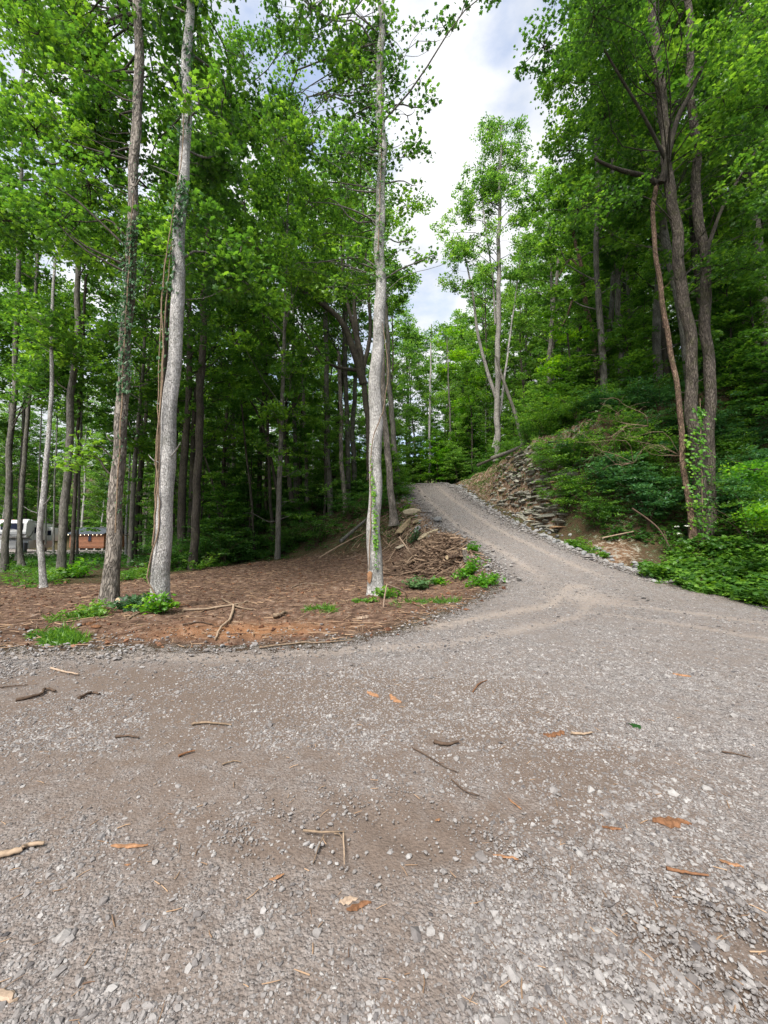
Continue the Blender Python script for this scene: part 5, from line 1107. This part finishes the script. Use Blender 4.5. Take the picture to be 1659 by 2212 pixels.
chip('dark bark slab at the foot of the big pale trunk', 385, 1308, .45, .14, .08, 0, 'bark_chip')
chip('thin black scrap on the gravel near the right bend', 1371, 1297, .20, .04, .02, 0, 'black', 'black_scrap', 'scrap')
chip('rounded black scrap above the other scraps', 1390, 1293, .12, .09, .05, 0, 'black', 'black_scrap', 'scrap')
chip('small black scrap right of the rounded one', 1399, 1298, .10, .05, .04, 0, 'black', 'black_scrap', 'scrap')
# green leaf on the gravel
p = G(1378, 1570); a_ = Acc(); leaves(a_, np.array([[0, 0, .012]]), .13, .2, LOBED, .05); put('fallen_leaf', a_.mesh('fallen_leaf'), M['leaf_dark'], None, p, label='single dark green leaf lying on the gravel', category='leaf')
# sawn log beside the shaggy trunk, logs in the brush heap
M['end_grain'] = simple('end_grain', (.50, .38, .24), .85, var=.25, sc=30)
def log(label, a, b, r_, bark='bark_grey'):
    a, b = np.array(a), np.array(b); root = thing('sawn_log', label, 'log', a); t_ = Acc(); tube(t_, spline([a, (a + b) / 2, b], 6), r_, 12, .15); put('log_bark', t_.mesh('log_bark', a, True), M[bark], root)
    d = (a - b) / np.linalg.norm(a - b); e = Acc(); tube(e, [a + d * .001, a + d * .012], r_ * .93, 14); put('cut_face', e.mesh('cut_face', a), M['end_grain'], root)
p = G(254, 1316); log('sawn log end facing the viewer beside the shaggy trunk foot', p + np.array([0, 0, .14]), p + np.array([.35, .55, .13]), .13)
p = G(985, 1228); log('thick cut branch end poking out of the brush heap', p + np.array([-.35, -.1, .42]), p + np.array([.35, .3, .5]), .085, 'bark_red')
p = G(1003, 1222); log('short upright cut log leaning by the green boughs', p + np.array([-.02, -.1, .62]), p + np.array([.05, -.05, .15]), .09, 'bark_shag')

# brush heap: a tangle nobody could count, with its larger limbs as things
acc = Acc(); hc = np.array([G(930, 1222)]).reshape(3)
def pile_h(x, y): return .95 * math.exp(-(((x - hc[0]) / 1.25) ** 2 + ((y - hc[1]) / 1.1) ** 2) * 1.1)
for i in range(900):
    x = hc[0] + random.gauss(0, .85); y = hc[1] + random.gauss(0, .75)
    if float(sdist(np.array([x]), np.array([y]), GRAVEL)[0]) > -.25: continue
    z = Hz(x, y) + pile_h(x, y) * random.uniform(.3, 1); a = random.gauss(.2, .8); L_ = random.uniform(.25, 1.1)
    d = np.array([math.cos(a), math.sin(a), random.gauss(0, .28)]) * L_ / 2; c = np.array([x, y, z + .03])
    tube(acc, spline([c - d, c + rng.normal(0, .06, 3), c + d + rng.normal(0, .05, 3)], 5), random.choice([.008, .012, .018, .026, .036]) * np.linspace(1, .6, 5), 5, tint=random.random() ** 1.8)
for i in range(1100):     # roots and sticks strewn down the shoulder and over the bank
    if random.random() < .6: y = random.uniform(14, 24); x = float(np.interp(y, YLf, XLf)) - .3 - abs(random.gauss(0, 1.5))
    else: y = random.uniform(20, 31); x = float(np.interp(y, YE, XE)) + random.uniform(1.2, 3.2)
    z = Hz(x, y); a = random.uniform(0, 3.14); L_ = random.uniform(.25, 1.3); d = np.array([math.cos(a), math.sin(a), 0]) * L_ / 2; c = np.array([x, y, z + .04]); e1, e2 = c - d, c + d
    e1[2] = Hz(e1[0], e1[1]) + .03; e2[2] = Hz(e2[0], e2[1]) + .05
    tube(acc, spline([e1, c + rng.normal(0, .05, 3), e2], 5), random.choice([.008, .014, .022]) * np.linspace(1, .6, 5), 5, tint=random.random() ** 1.5)
put('brush_debris', acc, M['brush'], kind='stuff', label='tangle of brown twigs and roots heaped beside the drive', category='brush')
def aloft(label, pts, r0, mt='stick_pale', name='cut_branch'):
    q = np.array(pts); b = Acc(); tube(b, spline(q, 5 * len(q)), np.linspace(r0, r0 * .55, 5 * len(q)), 8, .3); put(name, b.mesh(name, q[0], True), M[mt], None, q[0], label=label, category='branch', group='large branches of the brush heap')
def hp(px, py, up): p_ = G(px, py); return p_ + np.array([0, 0, up])
aloft('long pale brown branch lying along the top of the brush heap', [W(868, 1232, hc[1] - .6), W(895, 1200, hc[1] - .3), W(930, 1205, hc[1] - .3), W(960, 1214, hc[1] - .3)], .045, 'stick')
aloft('straight pale stick sloping down from the shoulder into the heap', [W(862, 1160, hc[1] + .6), W(880, 1185, hc[1] + .3), W(896, 1208, hc[1])], .04)
aloft('branch crossing low in front of the heap', [W(880, 1246, hc[1] - .7), W(905, 1238, hc[1] - .5), W(935, 1222, hc[1] - .5)], .035, 'stick')
aloft('pale crooked branch drooping from the cut limb', [W(982, 1232, hc[1] - .6), W(965, 1240, hc[1] - .8), W(968, 1262, hc[1] - 1.0), W(966, 1284, hc[1] - 1.0)], .03)
aloft('thin branch arching over the right part of the heap', [W(930, 1188, hc[1] + .1), W(955, 1180, hc[1]), W(985, 1195, hc[1])], .02, 'stick')
aloft('slim stick standing behind the slabs', [W(880, 1152, 16.5), W(878, 1170, 16.2), W(884, 1190, 16.0)], .018, 'stick')
# fallen trunks
def downlog(label, pts, r0, mt, dz=.1):
    q = []
    for px, py, Yq in pts: c = W(px, py, Yq); c[2] = max(c[2], Hz(c[0], c[1]) + dz); q.append(c)
    q = np.array(q); b = Acc(); tube(b, spline(q, 20), np.linspace(r0, r0 * .5, 20), 10, .25); put('fallen_log', b.mesh('fallen_log', q[0], True), M[mt], None, q[0], label=label, category='fallen log', group='fallen trunks')
downlog('long grey fallen trunk lying along the top of the outcrop', [(1062, 990, 25.5), (1110, 972, 24.2), (1160, 956, 23), (1215, 945, 22)], .13, 'bark_grey')
downlog('dark short fallen trunk end overhanging the bank', [(1030, 1006, 25), (1062, 992, 24.8), (1085, 984, 24.6)], .10, 'bark_dark')
downlog('fallen trunk on the forest slope left of the middle trunk', [(735, 1170, 21), (770, 1140, 22), (800, 1115, 23)], .11, 'bark_grey')
downlog('thin fallen pole below the larger fallen trunk', [(690, 1205, 18.5), (740, 1175, 19.5), (790, 1150, 20.5)], .05, 'stick')
downlog('pale bare stick lying over the soil patch in the ditch bank', [(1302, 1162, 14.8), (1320, 1158, 15), (1368, 1148, 15.2)], .035, 'stick_pale')
downlog('dark slanting dead stem below the blue green shrub', [(1365, 1098, 15), (1400, 1122, 14.7), (1425, 1145, 14.3), (1446, 1180, 14)], .035, 'stick_dark')
# pale dead twigs reaching from the reddish stem
for sd_, (px, py, lb) in enumerate([(1470, 985, 'pale dead twigs reaching left from the reddish stem'), (1400, 920, 'fan of bare grey twigs above the bank shrubs'), (1368, 1000, 'drooping bare twigs over the blue green shrub')]):
    b = Acc(); p0 = W(px, py, 15.2)
    for i in range(5):
        e = W(px - rng.uniform(60, 150), py + rng.uniform(-60, 30), 15.0 + rng.uniform(-.8, .8)); lp = limb_path(p0, e, .16, 10); tube(b, lp, np.linspace(.012, .004, 10), 5)
        for j in (4, 7): tube(b, limb_path(lp[j], lp[j] + rng.normal(0, .45, 3) + np.array([-.2, 0, -.1]), .16, 6), np.linspace(.006, .002, 6), 4)
    put('dead_branch', b.mesh('dead_branch', p0, True), M['stick'], None, p0, label=lb, category='dead branch', group='bare twigs on the right bank')

# small litter on soil and gravel (uncountable)
acc = Acc(); n = 5200
q = []; 
while len(q) < n:
    if random.random() < .9:
        x, y = random.uniform(-16, 4), random.uniform(5.6, 24)
        if float(sdist(np.array([x]), np.array([y]), DIRT)[0]) < 0: continue
    else:
        y = 1.2 + 12 * random.random() ** 1.5; x = random.uniform(-1, 1) * y
    q.append((x, y))
for x, y in q:
    a = random.uniform(0, 3.14); small = y < 5.5 or float(sdist(np.array([x]), np.array([y]), DIRT)[0]) < 0; L_ = random.uniform(.02, .07) if small else random.uniform(.05, .35); r_ = random.uniform(.0012, .003) if small else random.uniform(.003, .011)
    z = Hz(x, y); d = np.array([math.cos(a), math.sin(a), random.gauss(0, .08)]) * L_ / 2; c = np.array([x, y, z + r_ + .004]); tube(acc, np.array([c - d, c + rng.normal(0, L_ * .06, 3) * np.array([1, 1, .2]), c + d]), [r_, r_, r_ * .6], 4, tint=random.random())
M['litter'] = simple('litter', (.10, .06, .04), .95, var=.3, tintmix=(.36, .24, .15))
put('debris', acc, M['litter'], kind='stuff', label='fine twigs and splinters strewn over soil and gravel', category='litter')
acc = Acc(); n = 9000; y = rng.uniform(5.6, 24, n); x = rng.uniform(-16, 4, n); k = (sdist(x, y, DIRT) > -.3); x, y = x[k], y[k]
s_ = .02 * np.exp(rng.normal(0, .5, len(x))); scatter_stones(acc, np.stack([x, y, H(x, y) + s_ * .2], -1), s_, OCT, rng.random(len(x)), .7)
M['clod'] = stone_mat('clod', [(0, (.07, .032, .02)), (.6, (.17, .08, .045)), (1, (.28, .15, .09))])
put('soil_clods', acc, M['clod'], kind='stuff', label='crumbs of red brown soil over the bare clearing', category='soil')

# ------------------------------------------------------------------ trailer
def local(name, parent, boxes, mt, **kw):
    a_ = Acc()
    for c, s_ in boxes: box(a_, c, s_)
    o = put(name, a_.mesh(name), M[mt], parent, None, **kw)
    bv = o.modifiers.new('edge', 'BEVEL'); bv.width = .03; bv.segments = 2; return o
M['rv_white'] = simple('rv_shell', (.62, .62, .62), .35, var=.05, sc=2, bump=.02, spec=.5)
M['rv_grey'] = simple('rv_grey', (.42, .43, .45), .4, var=.08, sc=2, bump=.02, spec=.5)
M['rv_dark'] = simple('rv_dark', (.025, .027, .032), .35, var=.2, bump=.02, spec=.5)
M['glass_dark'] = simple('dark_glass', (.008, .012, .03), .25, var=.1, bump=0, spec=.25)
M['cover'] = simple('dark_cover', (.03, .034, .045), .7, var=.3)
M['reflection_glow'] = simple('reflection_spot', (.7, .06, .05), .3, var=.1, emit=((1, .08, .06), 2.0))  # red glow that imitates reflections on the trailer, not a lamp
gp = W(22, 1192, 43); rv = thing('camper_trailer', 'white and grey fifth wheel camper trailer parked behind the left trunks', 'trailer', (gp[0], gp[1], Hz(gp[0], gp[1])))
# local axes: x across (right side = +x), y backwards; the front cap looks at -y
rv.rotation_euler = (0, 0, R(27))
Wt, Lt = 2.5, 10.0
def prism(name, prof, x0, x1, mt, y=0, **kw):       # profile in y,z extruded along x
    n_ = len(prof); V = [(x0, a, b) for a, b in prof] + [(x1, a, b) for a, b in prof]
    me = bpy.data.meshes.new(name); me.from_pydata(V, [], [list(range(n_))[::-1], [n_ + i for i in range(n_)]] + [[i, (i + 1) % n_, n_ + (i + 1) % n_, n_ + i] for i in range(n_)]); me.update()
    o = put(name, me, M[mt], rv, None, **kw); b_ = o.modifiers.new('edge', 'BEVEL'); b_.width = .05; b_.segments = 3; return o
prism('body', [(2.1, .55), (Lt, .55), (Lt, 3.5), (1.2, 3.75), (.5, 3.72), (.12, 3.4), (-.02, 2.4), (.1, 1.75), (2.0, 1.6)], -Wt / 2, Wt / 2, 'rv_white')
prism('cap_window', [(-.035, 2.62), (.075, 3.34), (.14, 3.34), (.03, 2.62)], -.95, .95, 'glass_dark')
prism('cap_stripe', [(-.035, 2.12), (-.045, 2.42), (.05, 2.42), (.05, 2.1)], -Wt / 2 - .01, Wt / 2 + .01, 'rv_grey')
prism('skirt', [(.9, .45), (Lt - .1, .45), (Lt - .1, 1.45), (.9, 1.45)], -Wt / 2 + .04, Wt / 2 + .015, 'rv_grey')
local('storage_door', rv, [((-.1, .86, .98), (1.5, .05, .78))], 'rv_white')
local('slide_out', rv, [((Wt / 2 + .2, 4.0, 2.35), (.5, 3.2, 1.75))], 'rv_white')
local('slide_window', rv, [((Wt / 2 + .46, 3.1, 2.55), (.03, .8, .75))], 'glass_dark'); local('slide_window', rv, [((Wt / 2 + .2, 2.385, 2.6), (.3, .02, .7))], 'glass_dark')
local('slide_out', rv, [((Wt / 2 + .3, 8.2, 2.2), (.7, 2.6, 1.7))], 'rv_white'); local('slide_window', rv, [((Wt / 2 + .3, 6.885, 2.35), (.42, .02, .62))], 'glass_dark')
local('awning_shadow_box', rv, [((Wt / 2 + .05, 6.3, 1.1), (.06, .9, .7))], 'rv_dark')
local('roof_air_conditioner', rv, [((.2, 3.6, 3.78), (.8, 1.0, .3))], 'rv_grey'); local('roof_edge', rv, [((Wt / 2 + .02, 5.6, 3.58), (.06, 7.6, .08))], 'rv_dark')
local('hitch_cover', rv, [((.85, .3, .6), (.75, .9, 1.1))], 'cover')
local('front_leg', rv, [((-.6, 1.4, .3), (.1, .1, .6))], 'rv_dark'); local('front_leg', rv, [((.6, 1.4, .3), (.1, .1, .6))], 'rv_dark')
for x_ in (-1, 1):
    for y_ in (6.6, 7.6):
        a_ = Acc(); tube(a_, [(x_ * 1.22, y_, .38), (x_ * .98, y_, .38)], .38, 18); wh = put('wheel', a_.mesh('wheel'), M['rv_dark'], rv); a_ = Acc(); tube(a_, [(x_ * 1.235, y_, .38), (x_ * 1.2, y_, .38)], .2, 14); put('rim', a_.mesh('rim'), M['rv_grey'], wh)
for x_ in (-.95, 0, .95): local('reflection_spot', rv, [((x_, .38, 3.66), (.12, .06, .05))], 'reflection_glow')  # glowing spots stand in for pinkish reflections along the cap's top edge
# emblem: oval ring with a small peak mark, and sweep stripes on the cap
a_ = Acc(); th = np.linspace(0, 2 * math.pi, 33); ring = np.stack([.42 * np.cos(th), np.full(33, -.06), 2.5 + .15 * np.sin(th)], -1); tube(a_, ring, .018, 5)
tube(a_, [(-.2, -.06, 2.43), (-.05, -.06, 2.57), (.04, -.06, 2.49), (.1, -.06, 2.55), (.22, -.06, 2.43)], .016, 5); put('emblem', a_.mesh('emblem'), M['rv_white'], rv)
for k in range(3):
    a_ = Acc(); tube(a_, spline([(-1.1, .0, 2.2 - .06 * k), (-.3, -.03, 2.05 - .08 * k), (.5, -.02, 1.9 - .05 * k), (1.2, .03, 2.25 - .08 * k)], 12), .018, 5); put('stripe', a_.mesh('stripe'), M['rv_dark'], rv)
    a_ = Acc(); tube(a_, spline([(1.262, .5, 1.95 - .1 * k), (1.262, 1.2, 1.9 - .08 * k), (1.262, 2.2, 2.4 + .1 * k)], 12), .018, 5); put('stripe', a_.mesh('stripe'), M['rv_dark'], rv)

# ------------------------------------------------------------------ cabin
def boards_mat():
    m, n_, new, link = mat('log_siding'); o = new("ShaderNodeOutputMaterial"); p_ = new("ShaderNodeBsdfPrincipled"); p_.inputs['Roughness'].default_value = .65
    g = new("ShaderNodeTexCoord"); wv = new("ShaderNodeTexWave"); wv.bands_direction = 'Z'; wv.inputs['Scale'].default_value = 1.65; wv.inputs['Distortion'].default_value = .1; link(g.outputs['Object'], wv.inputs['Vector'])
    r1 = ramp(new, [(0, (.07, .026, .012)), (.25, (.20, .078, .032)), (1, (.28, .112, .05))]); link(wv.outputs['Fac'], r1.inputs[0])
    mp_ = new("ShaderNodeMapping"); mp_.inputs['Scale'].default_value = (.6, .6, 9); link(g.outputs['Object'], mp_.inputs['Vector']); f = noise(new, link, mp_.outputs[0], 3, 4); r2 = ramp(new, [(.3, (.6, .6, .6)), (.7, (1.2, 1.15, 1.1))]); link(f.outputs['Fac'], r2.inputs[0])
    link(mixc(new, link, 1., r1.outputs[0], r2.outputs[0], 'MULTIPLY'), p_.inputs['Base Color']); b = new("ShaderNodeBump"); b.inputs['Distance'].default_value = .03; link(wv.outputs['Fac'], b.inputs['Height']); link(b.outputs[0], p_.inputs['Normal']); link(p_.outputs[0], o.inputs['Surface']); return m
M['siding'] = boards_mat(); M['roof_metal'] = simple('roof_metal', (.12, .135, .165), .4, .3, var=.1, sc=3, bump=.02)
M['bulb'] = simple('bulb', (1, .85, .6), .4, var=0, emit=((1, .8, .55), 5)); M['concrete'] = simple('pier_concrete', (.38, .37, .35), .9)
M['window_trim'] = simple('window_trim', (.16, .06, .025), .7)
Yc = 56; c0 = W(140, 1187, Yc); c1 = W(231, 1187, Yc); zc = Hz(c0[0], Yc); cab = thing('log_cabin', 'small brown log sided cabin with blue grey metal roof and string lights', 'cabin', ((c0[0] + c1[0]) / 2, Yc, zc))
cw2 = (c1[0] - c0[0]) / 2
cab.rotation_euler = (0, 0, R(-12)); zf, ze, zt2 = W(190, 1182, Yc)[2] - zc, W(190, 1153.5, Yc)[2] - zc, W(190, 1141.5, Yc)[2] - zc
local('wall', cab, [((0, 2.0, (zf + ze) / 2), (cw2 * 2, 4.0, ze - zf))], 'siding'); local('floor_beam', cab, [((0, 0.1, zf - .08), (cw2 * 2 - .1, .12, .14))], 'window_trim')
me = bpy.data.meshes.new('roof'); e = .25; V = [(-cw2 - e, -.35, ze - .04), (cw2 + e, -.35, ze - .04), (cw2 + e, 2.0, zt2 + .12), (-cw2 - e, 2.0, zt2 + .12), (cw2 + e, 4.35, ze - .04), (-cw2 - e, 4.35, ze - .04)]
V2 = [(a, b, c + .07) for a, b, c in V]; me.from_pydata(V + V2, [], [(3, 2, 1, 0), (5, 4, 2, 3), (6, 7, 8, 9), (9, 8, 10, 11), (0, 1, 7, 6), (4, 5, 11, 10), (1, 2, 8, 7), (2, 4, 10, 8), (3, 0, 6, 9), (5, 3, 9, 11)]); me.update()
rf = put('roof', me, M['roof_metal'], cab)
a_ = Acc()
for i in range(22):
    x_ = -cw2 - .2 + i * (2 * cw2 + .4) / 21; tube(a_, [(x_, -.35, ze + .05), (x_, 2.0, zt2 + .21)], .02, 4)
put('roof_seams', a_.mesh('roof_seams'), M['roof_metal'], rf); local('roof_vent', rf, [((.3, .9, (ze + zt2) / 2 + .35), (.2, .2, .3))], 'rv_dark')
wd = local('window', cab, [((cw2 * .22, -.03, ze - .62), (.62, .08, .95))], 'window_trim'); local('pane', wd, [((cw2 * .22, -.075, ze - .62), (.50, .03, .83))], 'glass_dark')
for i in range(5): local('pier', cab, [((-cw2 + .3 + i * (2 * cw2 - .6) / 4, .2, zf / 2 - .2), (.26, .26, zf - .05 + .1))], 'concrete')
local('crawl_space_shade', cab, [((0, .9, zf / 2 - .15), (cw2 * 2 - .3, .05, zf))], 'rv_dark')  # dark sheet behind the piers paints the shade under the floor
for i in range(9):
    a_ = Acc(); V, F = ICO; a_.add(V * .03 + np.array([-cw2 + .15 + i * (2 * cw2 - .3) / 8, -.34, ze - .12 - .03 * (i % 2)]), F); put('string_light', a_.mesh('string_light'), M['bulb'], cab)


# labels shared by several woodland things: say which one, counted across the picture
same = {}
for o in COL.objects:
    if o.parent is None and o.get('group') in ('tall trees of the wood', 'young trees of the wood', 'shrubs of the wood'): same.setdefault(o['label'], []).append(o)
ORD = 'leftmost,second,third,fourth,fifth,sixth,seventh,eighth,ninth,tenth,eleventh,twelfth'.split(',')
NUM = 'one,two,three,four,five,six,seven,eight,nine,ten,eleven,twelve'.split(',')
for lab, os_ in same.items():
    if len(os_) < 2: continue
    os_.sort(key=lambda o: pxof(o.location[0], o.location[1]))
    for i, o in enumerate(os_[:12]):
        n = NUM[min(len(os_), 12) - 1]
        o['label'] = lab + (', leftmost of ' + n if i == 0 else ', ' + ORD[i] + ' from left of ' + n)
        if len(o['label'].split()) > 16: o['label'] = o['label'].replace(' barked', '').replace(' crowned', '').replace(' of the bank', '').replace('yellow green', 'yellowish')
